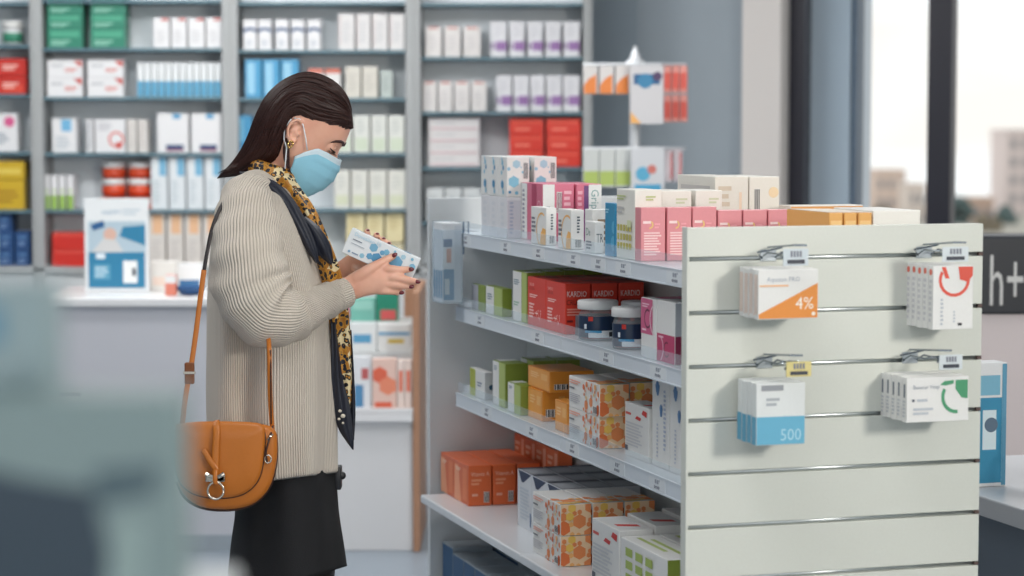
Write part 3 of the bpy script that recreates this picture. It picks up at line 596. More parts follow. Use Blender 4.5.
pC = [('front', 'A', OG, .72, .4, .42, .47, 60, 280), ('front', 'P', OG, [(.62, 0), (1, 0), (1, .42), (.8, .46), (.66, .3)]), ('front', 'L', (120, 120, 130), .06, .3, .36, .75, 4), ('end', 'B', (70, 84, 90), .3, .04, .78, .26), ('end', 'L', (90, 100, 110), .45, .4, .7, .85, 6)]
gbox('white carton with orange arc, left of the pair at the clear lip', Z1, .082, 531, 546, 556.5, 208, WH, pC, group='white cartons with orange arc')
gbox('white carton with orange arc, right of the pair at the clear lip', Z1, .082, 558, 571, 584, 210, WH, pC, group='white cartons with orange arc')
pD = [('front', 'T', (120, 150, 140), 'De', .15, .55, .24, 0, .6), ('end', 'T', (110, 120, 128), 'TR', .2, .35, .28, 0, .7), ('front', 'L', (120, 124, 134), .15, .1, .8, .4, 3)]
dd = gbox('small white carton printed De and TR left of the blue one', Z1, .082, 585, 594.6, 604, 222, WH, pD)
gput('small white carton with orange edge behind the De and TR one', dd['u1'] + .003, .1, Z1 + .0005, .06, .05, dd['h'] + .024, WH, [('end', 'L', (150, 130, 110), .2, .1, .6, .8, 5), ('end', 'R', OG, .9, 0, 1, 1)])
bE = (46, 140, 182)
gbox('bright blue narrow carton left of the tall white one', Z1, .082, 605, 614.5, 623, 203.5, bE, [('front', 'D', (90, 170, 206), .95, .55, .12), ('front', 'D', (90, 170, 206), .9, .25, .14), ('front', 'L', (150, 204, 226), .1, .8, .5, .9, 2)])
OL = (176, 160, 60)
pF = [('front', 'R', OL, .1 + .0, .1, .1, .1)] + [('front', 'R', (196, 188, 100), .06 + .17 * i, .14 + .13 * j, .17 + .17 * i, .23 + .13 * j) for i in range(5) for j in range(3)] + [('front', 'L', (190, 200, 140), .08, .84, .6, .92, 2), ('front', 'L', (190, 190, 190), .08, .64, .5, .76, 2), ('front', 'R', (214, 220, 180), .65, .46, .85, .56)] + \
     [('end', 'R', (186, 160, 50), .12 + .25 * i, .16 + .16 * j, .3 + .25 * i, .3 + .16 * j) for i in range(2) for j in range(3)] + [('end', 'L', (190, 200, 140), .4, .84, .8, .92, 2)]
f1 = gbox('tall white carton with rows of olive squares beside the pink row', Z1, .082, 616.5, 634.7, 661.6, 190, (234, 232, 224), pF)
pH = [('end', 'L', (206, 212, 180), .5, .8, .9, .9, 2)]
gput('plain tall white carton right of the olive-squared one', f1['u0'] + .02, f1['v1'] + .004, Z1 + .0005, sv(696, f1['u0'], Z1 + .1) - f1['v1'] - .006, f1['l'], f1['h'] - .003, (232, 230, 222), pH)
gput('second plain tall white carton behind the pink row', f1['u0'] + .02, sv(699, f1['u0'], Z1 + .1), Z1 + .0005, .06, f1['l'], f1['h'] - .003, (232, 230, 222), pH)
pG = [('end', 'L', (244, 206, 208), .12, .1, .85, .55, 9), ('end', 'R', (244, 214, 214), .08, .7, .4, .75), ('end', 'A', (232, 190, 120), .34, .68, .05, .08, -90, 60), ('end', 'L', (236, 160, 170), .55, .6, .8, .72, 2)]
xs = [(641, 665.5), (666.5, 694)]; u = su(641, .082, Z1 + .05); v = .082; hG = sz(208, u, .082) - Z1
wG = sv(665.5, u, Z1 + .1) - .082
for i in range(6):
    gput('%s of the six pink cartons standing behind the slatted panel' % ordl(i, 6), u - (.0 if i < 2 else -.002 * i), v + i * (wG + .004), Z1 + .0005, wG, .036, hG * (1 if i < 3 else .93), (220, 140, 148), pG, group='pink cartons')
uI = .62; vI = sv(715, uI, Z1 + .15)
hI = sz(177, uI, vI) - Z1
gput('tall cream carton with fine text at the back of the top shelf', uI, vI, Z1 + .0005, sv(748.5, uI, Z1 + .15) - vI, .22, hI, (232, 228, 218), [('end', 'L', (214, 200, 180), .1, .1, .5, .9, 8), ('end', 'R', (238, 214, 190), .72, .1, .8, .8), ('front', 'L', (196, 192, 188), .1, .1, .9, .9, 8)])
gput('tall cream carton with barcode, rightmost of the tall pair', uI, sv(749.5, uI, Z1 + .15), Z1 + .0005, sv(779.5, uI, Z1 + .15) - sv(749.5, uI, Z1 + .15), .2, hI - .001, (234, 230, 220), [('end', 'B', (70, 70, 74), .16, .4, .34, .85), ('end', 'D', (242, 216, 176), .8, .8, .07), ('end', 'R', (120, 120, 120), .16, .12, .24, .24)])
uJ = .1
for i, (a, b) in enumerate(((829, 843), (844, 857), (858, 872))):
    va_ = sv(a, uJ, Z1 + .04)
    gput('%s of three flat orange-ended cartons on the top shelf right side' % ['left', 'middle', 'right'][i], uJ, va_, Z1 + .0005, sv(b, uJ, Z1 + .04) - va_ - .001, .2, sz(213, uJ, va_) - Z1, (226, 168, 90), [('end', 'R', (238, 196, 130), .1, .72, .9, .86), ('top', 'R', (240, 226, 208), .02, .05, .98, .99)], group='orange-ended flat cartons')
va_ = sv(873, uJ, Z1 + .04)
gput('wide flat white carton at the right end of the top shelf', uJ, va_, Z1 + .0005, sv(920, uJ, Z1 + .04) - va_, .18, sz(211, uJ, va_) - Z1, (236, 234, 228), [('end', 'L', (220, 216, 206), .1, .3, .6, .6, 2)])
va_ = sv(790, .53, Z1 + .04)
gput('flat cream carton lying behind the pink row on the top shelf', .53, va_, Z1 + .0005, .17, .06, sz(206, .53, va_) - Z1, (236, 228, 216), [('end', 'R', (226, 160, 90), 0, .8, 1, .98)])
# -- second shelf
GN = (136, 154, 62); LGN = (176, 192, 112)
pM = [('front', 'R', WH, 0, 0, .5, 1), ('front', 'R', LGN, .52, .0, 1, 1), ('front', 'L', (120, 140, 150), .1, .5, .42, .75, 3)]
gbox('low green and grey carton at the far end of the second shelf', Z2, .085, 472, 485, 490, 286.5, GN, [('front', 'R', (176, 176, 184), 0, 0, .5, 1)])
gbox('low white and green carton, second from the far end of the second shelf', Z2, .082, 486, 502.5, 512, 289, GN, pM)
pL = [('front', 'R', WH, 0, 0, .62, 1), ('front', 'R', LGN, .64, 0, 1, 1), ('front', 'L', (120, 140, 150), .08, .72, .5, .84, 3), ('front', 'L', (160, 190, 170), .08, .3, .5, .4, 2), ('top', 'R', (226, 230, 226), .05, .0, .95, .32), ('top', 'R', (110, 126, 50), .05, .36, .95, .6)]
l1 = gbox('tall white and green carton beside the red heart boxes', Z2, .085, 513, 527, 545, 273, GN, pL)
for i in range(3): gput('%s tall green carton in the hidden rank behind the red boxes' % ORD[i + 2], l1['u0'], l1['v0'] + (i + 1) * (l1['w'] + .003), Z2 + .0005, l1['w'], l1['l'], l1['h'] + .002 * (i + 1), GN, pL, group='green cartons, second shelf rank')
RD = (220, 62, 42); RDD = (200, 44, 38)
def heart(c, face, cu, cv, s):
    pts = []
    for i in range(24):
        t = 2 * pi * i / 24; pts.append((16 * sin(t) ** 3 / 17, (13 * cos(t) - 5 * cos(2 * t) - 2 * cos(3 * t) - cos(4 * t)) / 17))
    out = []
    for i in range(24):
        a, b = pts[i], pts[(i + 1) % 24]
        out.append((face, 'P', c, [(cu + a[0] * s * .55, cv + a[1] * s), (cu + b[0] * s * .55, cv + b[1] * s), (cu + b[0] * s * .43, cv + b[1] * s * .8), (cu + a[0] * s * .43, cv + a[1] * s * .8)]))
    return out
pK = [('front', 'T', (250, 190, 180), 'KARDIO', .12, .82, .06, 0, .55), ('front', 'T', (150, 40, 34), 'CRUCIAL', .12, .74, .06, 0, .6), ('front', 'L', (250, 206, 200), .12, .58, .6, .66, 2), ('front', 'L', (250, 206, 200), .1, .16, .4, .48, 5), ('front', 'R', (255, 230, 225), .42, .265, .6, .285), ('front', 'R', (255, 230, 225), .5, .22, .52, .33)] + heart((255, 236, 232), 'front', .7, .27, .13) + \
     [('end', 'T', (246, 224, 218), 'KARDIO', .08, .74, .115, 0, .76), ('end', 'T', (96, 24, 26), 'CRUCIAL', .06, .58, .105, 0, .84), ('end', 'L', (236, 150, 136), .08, .36, .7, .52, 3), ('end', 'R', (120, 28, 28), .08, .24, .3, .28), ('top', 'R', (160, 40, 34), .05, .45, .95, .8)]
lK = None
k2 = gbox('red KARDIO CRUCIAL carton behind the white-lidded jar, front rank', Z2, .082, 546, 565, 590.5, 284, RD, pK, group='red heart cartons')
for nm, du, j in (('left red KARDIO carton with heart, farther of the front pair', 1, 0), ('red KARDIO CRUCIAL carton in the second rank behind the jars', 0, 1), ('farther red carton in the second rank, only its top showing', 1, 1), ('red carton of the third rank under the steel bracket', 0, 2), ('farther red carton of the third rank under the top shelf', 1, 2)):
    vv = .082 + j * (k2['w'] + .0035)
    gput(nm, k2['u0'] + du * (k2['l'] + G2), vv, Z2 + .0005, k2['w'], k2['l'], k2['h'], RD, pK, group='red heart cartons')
gput('tiny grey and white carton in front of the KARDIO carton', su(578, .1, Z2), .1, Z2 + .0005, .03, .02, .045, (90, 96, 104), [('end', 'R', (170, 176, 180), .2, .1, .4, .9), ('end', 'R', (200, 204, 206), .65, .1, .85, .9)])
def jar(xa, xb, ytop, v0, label, grp='white-lidded jars'):
    u = su((xa + xb) / 2, v0 + .035, Z2 + .05); r = (sv(xb, u, Z2 + .05) - sv(xa, u, Z2 + .05)) / 2; vc = sv((xa + xb) / 2, u, Z2 + .05)
    h = sz(ytop, u, vc) - Z2 - .0005
    o = empty('pill_jar', G(u, vc, Z2 + .0005), GROT, label, 'jar', grp)
    bm = bmesh.new(); lathe(bm, [(r * .86, 0), (r * .94, h * .03), (r * .95, h * .1), (r * .95, h * .62), (r * .84, h * .74), (r * .84, h * .79)]); fin(bm, 'body', clear('clear_plastic', (.82, .86, .86), .2), o)
    bm = bmesh.new(); lathe(bm, [(r * .8, h * .04), (r * .84, h * .5), (r * .6, h * .56)]); fin(bm, 'capsules', M((190, 90, 80), .6, bump=.8, bscale=60), o)
    bm = bmesh.new(); n = 28
    def band(z0, z1, a0, a1, rr, mi):
        for j in range(n):
            t0 = a0 + (a1 - a0) * j / n; t1 = a0 + (a1 - a0) * (j + 1) / n
            f = bm.faces.new([bm.verts.new((rr * cos(t), rr * sin(t), z)) for t, z in ((t0, z0), (t1, z0), (t1, z1), (t0, z1))]); f.material_index = mi; f.smooth = True
    rl = r * .957
    band(h * .08, h * .62, 0, 2 * pi, rl, 0); band(h * .08, h * .26, -2.4, .8, rl + .0003, 1); band(h * .2, h * .26, -2.6, -1.7, rl + .0006, 2); band(h * .5, h * .61, -2.4, -2.15, rl + .0006, 3); band(h * .1, h * .22, -1.3, -1.0, rl + .0006, 4); band(h * .34, h * .56, -1.2, -.8, rl + .0006, 5); band(h * .3, h * .42, -2.65, -2.5, rl + .0006, 6)
    bmesh.ops.remove_doubles(bm, verts=bm.verts[:], dist=1e-5); fin(bm, 'printed_label', [M((30, 50, 78), .3), M((220, 226, 230), .35), M((60, 150, 196), .35), M((206, 60, 50), .4), M((60, 64, 70), .5), M((44, 66, 94), .3), M((214, 220, 226), .35)], o, recalc=False)
    bm = bmesh.new(); R = r * 1.0; lathe(bm, [(R * .97, h * .78), (R, h * .79), (R, h * .97), (R * .95, h), (R * .5, h)], 36); fin(bm, 'lid', M((226, 228, 228), .4), o)
jar(578.5, 617, 300, .082, 'large clear jar with navy label and white lid before the KARDIO cartons')
jar(612.5, 648, 307, .08, 'nearer navy-labelled jar with white lid beside the maroon cartons')
jar(622, 654, 301, .17, 'third navy-labelled jar, only its white lid showing behind the others')
MG = (190, 62, 106)
pN = [('front', 'R', (206, 96, 136), 0, .4, .78, 1), ('front', 'A', (110, 40, 70), .46, .66, .13, .165, 60, 330), ('front', 'L', (240, 200, 214), .1, .84, .6, .92, 2), ('front', 'A', (240, 214, 224), 1.0, .66, .25, .28, 110, 250), ('front', 'L', (240, 200, 214), .1, .44, .5, .5, 1)]
n1 = gbox('maroon and white carton, pink half on top, right of the jars', Z2, .08, 641, 656, 668, 300, WH, pN)
pN2 = [('front', 'R', MG, 0, 0, 1, .46), ('front', 'A', (110, 30, 60), .55, .22, .1, .13, 60, 330), ('front', 'A', (236, 200, 214), .1, .22, .2, .225, -60, 60), ('front', 'L', (236, 190, 206), .1, .38, .5, .44, 1), ('end', 'R', (130, 34, 70), 0, 0, 1, .46), ('end', 'R', (170, 176, 184), 0, .46, 1, 1)]
gbox('white and maroon carton, maroon half at the bottom, nearest the panel', Z2, .08, 657, 675, 697, 303, WH, pN2)
gput('maroon carton lying behind the white and maroon ones', n1['u0'] - .01, n1['v1'] + .012, Z2 + .0005, .09, .12, n1['h'] * .98, MG, [])
# -- third shelf
gbox('low white carton with yellow-green end, far end of the third shelf', Z3, .085, 470, 484.8, 492.7, 372.5, WH, [('front', 'R', (176, 184, 80), 0, 0, .38, 1), ('front', 'L', (130, 140, 160), .5, .4, .85, .6, 2), ('end', 'R', (196, 198, 204), .0, .0, 1, 1), ('end', 'D', (40, 80, 110), .85, .45, .1)])
pO = [('front', 'R', WH, 0, 0, .5, 1), ('front', 'R', LGN, .52, 0, 1, 1), ('front', 'L', (120, 140, 160), .1, .78, .38, .9, 3), ('end', 'B', (70, 72, 90), .3, .16, .72, .38), ('top', 'R', (222, 226, 222), .1, .6, .95, .98)]
o2 = gbox('tall white and green carton with barcode on the third shelf', Z3, .085, 493, 505.4, 528, 364, GN, pO)
gbox('short white and green carton in front of the tall green one', Z3, .08, 508, 520.8, 536, 386, GN, [p for p in pO if p[1] != 'B'])
for i in range(2): gput('%s tall green and white carton in the rank behind the orange boxes' % ['second', 'third'][i], o2['u0'] - .03, o2['v1'] + .005 + i * (o2['w'] + .004), Z3 + .0005, o2['w'], o2['l'], o2['h'] + .008, GN, pO, group='green cartons, third shelf rank')
OR = (224, 144, 48)
pP = [('front', 'R', (234, 164, 84), .04, .05, .96, .95), ('front', 'L', (244, 196, 136), .15, .5, .55, .8, 3), ('front', 'R', (240, 184, 112), .62, .5, .9, .8), ('end', 'B', (60, 50, 50), .1, .14, .42, .4), ('end', 'L', (236, 176, 96), .5, .5, .7, .85, 2)]
zP = zpix(549.5, 393, .1)
p2 = gbox('lower orange carton under the large orange one, farther', Z3, .095, 528, 542.6, 575, 399, OR, pP, h=zP - Z3 - .001)
gbox('nearer lower orange carton beside the hexagon boxes', Z3, .082, 555, 567.5, 590, 401, OR, pP[:4], u0=None, h=zP - Z3 - .002)
gbox('large orange carton lying on top of the lower orange one', Z3, .1, 528, 549.8, 594, 372, OR, pP, zb=zP)
HX = (230, 142, 88); HX2 = (240, 180, 112); HX3 = (226, 120, 68)
def hexes(face, u0, u1, v0, v1, seed, r=.13, asp=1.0):
    rnd = random.Random(seed); out = []; pts = []
    for _ in range(160):
        p = (rnd.uniform(u0, u1), rnd.uniform(v0, v1), r * rnd.choice((1, 1, .8, .6, .35)))
        if all(hypot((p[0] - q[0]) * asp, p[1] - q[1]) > (p[2] + q[2]) * .8 for q in pts): pts.append(p); out.append((face, 'H', rnd.choice((HX, HX, HX2, HX3, (238, 196, 96))), p[0], p[1], p[2]))
    return out
pQ = [('end', 'R', (240, 208, 170), .0, 0, 1, 1)] + hexes('end', 0, 1, 0, 1, 5, .24, 1.1) + hexes('front', .5, 1, .0, 1, 9, .17, 1.6) + [('front', 'L', (236, 170, 150), .06, .78, .46, .92, 2), ('front', 'L', (120, 124, 130), .06, .6, .3, .7, 1), ('front', 'L', (190, 190, 196), .06, .2, .44, .5, 5), ('front', 'B', (60, 60, 70), .84, .08, .96, .3)] + hexes('top', .0, 1, .0, .35, 12, .12, .6)
zQ = zpix(599, 417, .073)
q1 = gbox('lower white carton with orange hexagons on the third shelf', Z3, .073, 569, 599, 628.7, 417, WH, pQ, h=zQ - Z3 - .001)
q2 = gbox('upper white carton with orange hexagons on the third shelf', Z3, .072, 569, 599.5, 629, 385, WH, pQ, zb=zQ)
for k, (zb, hh) in enumerate(((Z3 + .0005, q1['h']), (zQ, q2['h']))): gput('%s hexagon carton in the second rank of the third shelf' % ['lower', 'upper'][k], q1['u0'] + .01, q1['v1'] + .005, zb, q1['w'], q1['l'], hh, WH, pQ, group='hexagon cartons second rank')
pR = [('front', 'L', (220, 100, 90), .04, .76, .36, .84, 1), ('front', 'P', (206, 48, 44), [(.44, .74), (.52, .8), (.7, .78), (.66, .72)]), ('front', 'P', (206, 48, 44), [(.72, .86), (.78, .94), (.94, .92), (.92, .82)]), ('front', 'L', (206, 208, 212), .06, .2, .8, .66, 8), ('front', 'R', (90, 96, 110), .02, .1, .14, .2), ('top', 'R', (220, 222, 222), .1, .1, .9, .9), ('top', 'P', (206, 60, 56), [(.2, .3), (.8, .2), (.8, .35), (.2, .45)])]
gbox('white carton with red lettering beside the tall white ones', Z3, .1, 625, 648.5, 655, 409, WH, pR, w=.05)
pS = [('front', 'D', (84, 128, 176), .32, .93, .045), ('front', 'D', (84, 128, 176), .34, .84, .035), ('front', 'P', (84, 128, 176), [(.2, .93), (.46, .93), (.42, .84), (.26, .84)]), ('front', 'D', (84, 128, 176), .55, .68, .04), ('front', 'P', (84, 128, 176), [(.46, .68), (.64, .68), (.6, .58), (.5, .58)]), ('front', 'L', (176, 186, 206), .7, .2, .85, .9, 14), ('front', 'L', (190, 196, 210), .3, .1, .4, .5, 9)]
s1 = gbox('tall white carton with blue drops, left of the two at the panel', Z3, .104, 652, 669, 690, 382, WH, pS)
gput('tall white carton with blue drops, nearest the slatted panel', s1['u0'] - s1['l'] - .004, .104, Z3 + .0005, s1['w'], s1['l'], s1['h'], WH, pS)
# -- fourth shelf
OR2 = (222, 104, 54)
pT = [('front', 'P', (238, 160, 120), [(.0, .0), (.5, .0), (.3, .9), (0, .9)]), ('front', 'L', (246, 206, 180), .1, .76, .5, .86, 2), ('front', 'R', (230, 130, 84), .6, .1, .9, .9), ('end', 'T', (246, 206, 180), 'Vitamin A', .1, .74, .1, 0, .8), ('end', 'L', (238, 160, 120), .12, .5, .6, .68, 2), ('end', 'R', (238, 176, 150), .15, .24, .4, .3), ('end', 'B', (70, 60, 60), .66, .08, .9, .34)]
t2 = gbox('nearest front orange-red Vitamin A carton on the fourth shelf', Z4, .05, 454.5, 468.5, 491.5, 466, OR2, pT, group='orange-red cartons')
for nm, i, j in (('farther orange-red carton of the front column', 1, 0), ('orange-red Vitamin A carton in the second column, nearest', 0, 1), ('farther orange-red carton of the second column', 1, 1), ('orange-red carton in the third column beside the navy-topped ones', 0, 2), ('farther orange-red carton in the third column', 1, 2)):
    gput(nm, t2['u0'] + i * (t2['l'] + G2), .05 + j * (t2['w'] + .004), Z4 + .0005, t2['w'], t2['l'], t2['h'], OR2, pT, group='orange-red cartons')
vt = .2495; ut = t2['u0'] - .12
for i in range(4):
    for k in range(2): gput('%s orange-red carton of the back row by the centre panel, %s from near end' % (['lower', 'upper'][k], ORD[i + 1]), ut + i * .093, vt + .0, Z4 + .0005 + k * (t2['h'] * .72), .038, .09, t2['h'] * .715, OR2, [('front', 'R', (240, 170, 140), .7, .1, .95, .9), ('front', 'L', (240, 180, 150), .1, .4, .6, .8, 2)], group='orange-red cartons at the back')
NVY = (44, 56, 84)
pU = [('front', 'P', NVY, [(.08, .99), (.99, .99), (.45, .8), (.3, .8)]), ('front', 'L', (186, 194, 204), .2, .15, .9, .72, 9), ('front', 'R', (80, 110, 150), .9, .08, .98, .32), ('top', 'R', (120, 124, 132), .0, .0, 1, 1), ('top', 'R', (164, 168, 174), .06, .08, .94, .74), ('top', 'L', (176, 180, 186), .15, .2, .8, .6, 3), ('top', 'R', (44, 50, 66), 0, .86, 1, .99)]
u1 = gbox('white and navy carton with V mark at the far left of its block', Z4, .09, 517.5, 531.5, 560, 475, (206, 210, 216), pU, w=.062, group='navy-marked cartons')
for i in range(3):
    for j in range(4):
        if (i, j) == (0, 0): continue
        if u1['v0'] + j * .0645 + .062 > VC: continue
        pass
        gput('white carton with navy-banded grey top, row %s from the aisle, %s along the shelf' % (ORD[j + 1], ['farthest', 'middle', 'nearest'][i] if 1 else ''), u1['u0'] - i * (u1['l'] + .002), u1['v0'] + j * .0645, Z4 + .0005, .062, u1['l'], u1['h'], (206, 210, 216), pU, group='navy-marked cartons')
zV = zpix(560, 536, .022)
vcur = .035; v1_ = None
for j in range(4):
    for k in range(2):
        lab = ['lower', 'upper'][k] + ' hexagon carton on the fourth shelf, ' + ['at the aisle edge', 'second from the aisle', 'third from the aisle', 'nearest the centre panel'][j]
        if v1_ is None:
            v1_ = gbox(lab, Z4, .022, 533, 560.5, 591, 536, WH, pQ, h=zV - Z4 - .001, group='hexagon cartons fourth shelf'); hv = sz(505, v1_['u0'], .022) - zV
        else:
            if .022 + j * (v1_['w'] + .004) + v1_['w'] > VC: continue
            gput(lab, v1_['u0'], .022 + j * (v1_['w'] + .004), Z4 + .0005 if k == 0 else zV, v1_['w'], v1_['l'], v1_['h'] if k == 0 else hv, WH, pQ, group='hexagon cartons fourth shelf')
pW = pR + [('end', 'L', (206, 208, 212), .1, .2, .8, .8, 6)]
w1 = gbox('white carton with red lettering at the aisle edge of the fourth shelf', Z4, .03, 592, 619, 655, 531, WH, pW, w=.075)
pX = [('front', 'R', (170, 190, 96), .12 + .22 * i, .15 + .2 * j, .27 + .22 * i, .28 + .2 * j) for i in range(3) for j in range(4)] + [('end', 'R', GN, 0, 0, 1, 1), ('top', 'R', (176, 192, 110), .3, .3, .42, .9), ('top', 'R', (176, 192, 110), .55, .1, .67, .8)]
x1_ = gbox('white and green carton with green squares nearest the slatted panel', Z4, .03, 620.5, 667, 700, 560, WH, pX, w=.08)
gput('second white carton with red-printed top beside the red-lettered one', w1['u0'], .03 + .079, Z4 + .0005, .075, w1['l'], w1['h'] + .006, WH, pW)
gput('third white carton with red-printed top near the centre panel', w1['u0'], .03 + .158, Z4 + .0005, .075, w1['l'], w1['h'] + .012, WH, pW)
gput('white carton with green squares on top, behind the nearest green one', x1_['u0'], .03 + .084, Z4 + .0005, .08, x1_['l'], x1_['h'], WH, pX)
# -- bottom level
pY = [('front', 'R', (40, 84, 124), 0, 0, 1, 1), ('front', 'P', (84, 176, 200), [(0, .3), (.6, .1), (1, .2), (1, .4), (.5, .35), (0, .55)]), ('top', 'L', (150, 158, 164), .1, .1, .9, .9, 5)]
y1 = gbox('navy and teal carton on the bottom level, farthest', Z5, .06, 443, 453, 480, 548, (150, 160, 168), pY, w=.11)
for i in range(4): gput('navy and teal carton on the bottom level, %s from the far end' % ORD[i + 2], y1['u0'] - (i + 1) * (y1['l'] + .004), .06, Z5 + .0005, .11, y1['l'], y1['h'] - .012, (150, 160, 168), pY)
for i in range(3): gput('grey-topped carton on the bottom level behind the navy ones, %s from the far end' % ORD[i + 1], y1['u0'] - i * (y1['l'] + .004), .176, Z5 + .0005, .11, y1['l'], y1['h'] - .006, (150, 160, 168), pY)
# ------------------------------------------------------------------ brochure holder at the far end
bh = empty('brochure_holder', G(1.75, .03, Z2), GROT, 'clear plastic holder at the far left end of the gondola', 'brochure holder')
zh0 = sz(304, 1.7, .01); zh1 = sz(222, 1.7, .01)
bh.location.z = zh0
H_ = zh1 - zh0
bm = bmesh.new()
for a in ((-.027, -.05, 0, .027, -.048, H_ * .9), (-.027, -.05, 0, .027, .05, .002), (-.027, .048, 0, .027, .05, H_), (-.027, -.05, 0, -.0255, .05, H_ * .9), (.0255, -.05, 0, .027, .05, H_ * .9)): bx(bm, *a)
fin(bm, 'pocket', clear('clear_holder', fac=.16), bh)
bm = bmesh.new(); tube(bm, [(.029, -.05, H_ * .6), (.029, -.05, H_ * 1.0), (.042, -.05, H_ * 1.0), (.042, -.05, H_ * .85)], .0022); fin(bm, 'wire_hook', M((96, 116, 140), .3, .7), bh)
for i in range(4):
    put_mesh('brochure', carton_mesh(.05, .019, H_ * .97, (222, 226, 230), [('end', 'R', (60, 130, 170), .04, .03, .6, .42), ('end', 'R', (70, 110, 150), .04, .7, .5, .8), ('end', 'R', (206, 150, 130), .2, .5, .45, .68), ('end', 'R', (206, 212, 220), .62, .03, .98, .97), ('end', 'R', (196, 206, 212), .1, .1, .35, .3), ('front', 'R', (70, 130, 166), .1, .05, .9, .4)]),
             G(1.75 - .035 + i * .0225, .03, zh0 + .003), GROT, '%s blue brochure standing in the clear holder' % ['frontmost', 'second', 'third', 'rearmost'][i], 'brochure', 'brochures in the holder')
# ------------------------------------------------------------------ packs hanging on the end panel
def hook_pack(xl, xa, xb, yt, yb, groove, n, base, prints, label, lx, ly, tagc, grp, hx, price):
    uf = -.105
    va, vb = sv(xa, uf, 1.2), sv(xb, uf, 1.2); z1 = sz(yt, uf, va); z0 = sz(yb, uf, va); zg = gz[groove]
    vm = (sv(hx, -.01, zg))
    t = .0195
    for i in range(n):
        c = tuple(max(0, k - 3 * i) for k in base)
        gput(label % ['front', 'second', 'third', 'rear', 'rearmost'][i], uf + i * (t + .003), va, z0 + .001 * (i % 2), vb - va, t, z1 - z0, base, prints, name='hanging_pack', cat='hanging pack', group=grp)
    hk = empty('display_hook', G(0, vm, zg), GROT, price[0], 'hook')
    bm = bmesh.new(); bx(bm, -.016, -.003, -.006, .016, .0, .016, .001); fin(bm, 'hook_plate', M((176, 184, 190), .3, .7), hk)
    bm = bmesh.new()
    for s in (-.014, .014):
        tube(bm, [(s, 0, .0), (s, -.03, .012), (s, -.09, .012), (s, -.12, .018)], .0018, 6)
    tube(bm, [(-.014, -.12, .018), (.014, -.12, .018)], .0018, 6); tube(bm, [(0, 0, .02), (0, -.12, .03), (.02, -.13, .03)], .0018, 6); tube(bm, [(-.018, -.012, .0), (-.03, -.02, .012), (.02, -.02, .02)], .0018, 6)
    fin(bm, 'wire_prongs', M((130, 140, 150), .25, .9), hk)
    # clear and paper price ticket at the tip
    v0t, v1t = sv(lx[0], -.128, zg), sv(lx[1], -.128, zg); za, zb_ = sz(ly[0], -.128, v0t), sz(ly[1], -.128, v0t)
    bm = bmesh.new(); bx(bm, v0t - vm, -.13, zb_ - zg, v1t - vm, -.1275, za - zg, .0005); w = v1t - v0t; h = za - zb_; mats = [M(tagc, .4)]
    decals(bm, 'end', w, h, lambda a, c, o: (v0t - vm + a, -.13 - o, zb_ - zg + c), [('end', 'R', (60, 64, 76), .15, .12, .85, .36)] + [('end', 'R', (130, 134, 146), .28 + .12 * k, .52, .36 + .12 * k, .88) for k in range(4)], mats)
    fin(bm, 'price_ticket', mats, hk)
    bm = bmesh.new(); tube(bm, [(v0t - vm - .002, -.1265, (za + zb_) / 2 - zg), (0, -.118, .02)], .0018, 6); fin(bm, 'ticket_arm', M((130, 140, 150), .25, .9), hk)
O4 = (230, 144, 60)
hook_pack(738, 758, 818, 270, 320, 0, 4, WH, [('end', 'P', O4, [(0.02, .02), (.99, .02), (.99, .72), (.0, .1)]), ('end', 'T', (250, 240, 226), '4%', .62, .2, .24, 0, .34), ('end', 'T', (170, 178, 190), 'Aquaten PRO', .14, .76, .09, 0, .76), ('end', 'R', (236, 176, 120), .02, .66, .5, .69), ('end', 'D', (250, 236, 220), .92, .1, .04), ('front', 'R', (224, 206, 196), .1, .1, .9, .9)],
          '%s orange-and-white 4%% pack on the upper left hook', (783, 808), (249, 266), (206, 216, 222), 'orange 4% packs', 770, ('metal hook with grey ticket at the upper left of the slatted panel',))
hook_pack(742, 757, 806, 384, 446, 2, 4, (226, 230, 230), [('end', 'R', (104, 178, 208), 0, 0, 1, .46), ('end', 'T', (176, 218, 234), '500', .5, .07, .19, 0, .42), ('end', 'L', (176, 182, 188), .2, .62, .5, .78, 2), ('end', 'R', (150, 154, 160), .1, .88, .55, .97), ('front', 'R', (96, 170, 202), 0, 0, 1, .46)],
          '%s white-and-blue 500 pack on the lower left hook', (786, 811), (362, 377), (220, 206, 140), 'blue 500 packs', 766, ('metal hook with yellow ticket at the lower left of the slatted panel',))
RDH = (222, 84, 66)
hook_pack(903, 933, 973, 266, 330, 0, 5, WH, [('end', 'A', RDH, .52, .78, .22, .27, 150, 400), ('end', 'P', RDH, [(.3, .8), (.2, .98), (.3, .98), (.4, .8)]), ('end', 'P', RDH, [(.62, .98), (.98, .98), (.98, .84), (.86, .74), (.66, .78)]), ('end', 'L', (190, 196, 204), .18, .06, .26, .5, 7), ('end', 'L', (190, 196, 204), .5, .1, .56, .3, 4), ('end', 'R', (60, 60, 66), .62, .06, .72, .1), ('front', 'D', (222, 110, 90), .5, .9, .05), ('front', 'L', (206, 206, 210), .2, .1, .8, .8, 8)],
          '%s white pack with red loop mark on the upper right hook', (942, 968), (247, 262), (212, 220, 224), 'white packs with red mark', 926, ('metal hook with grey ticket at the upper right of the slatted panel',))
GH = (74, 154, 112)
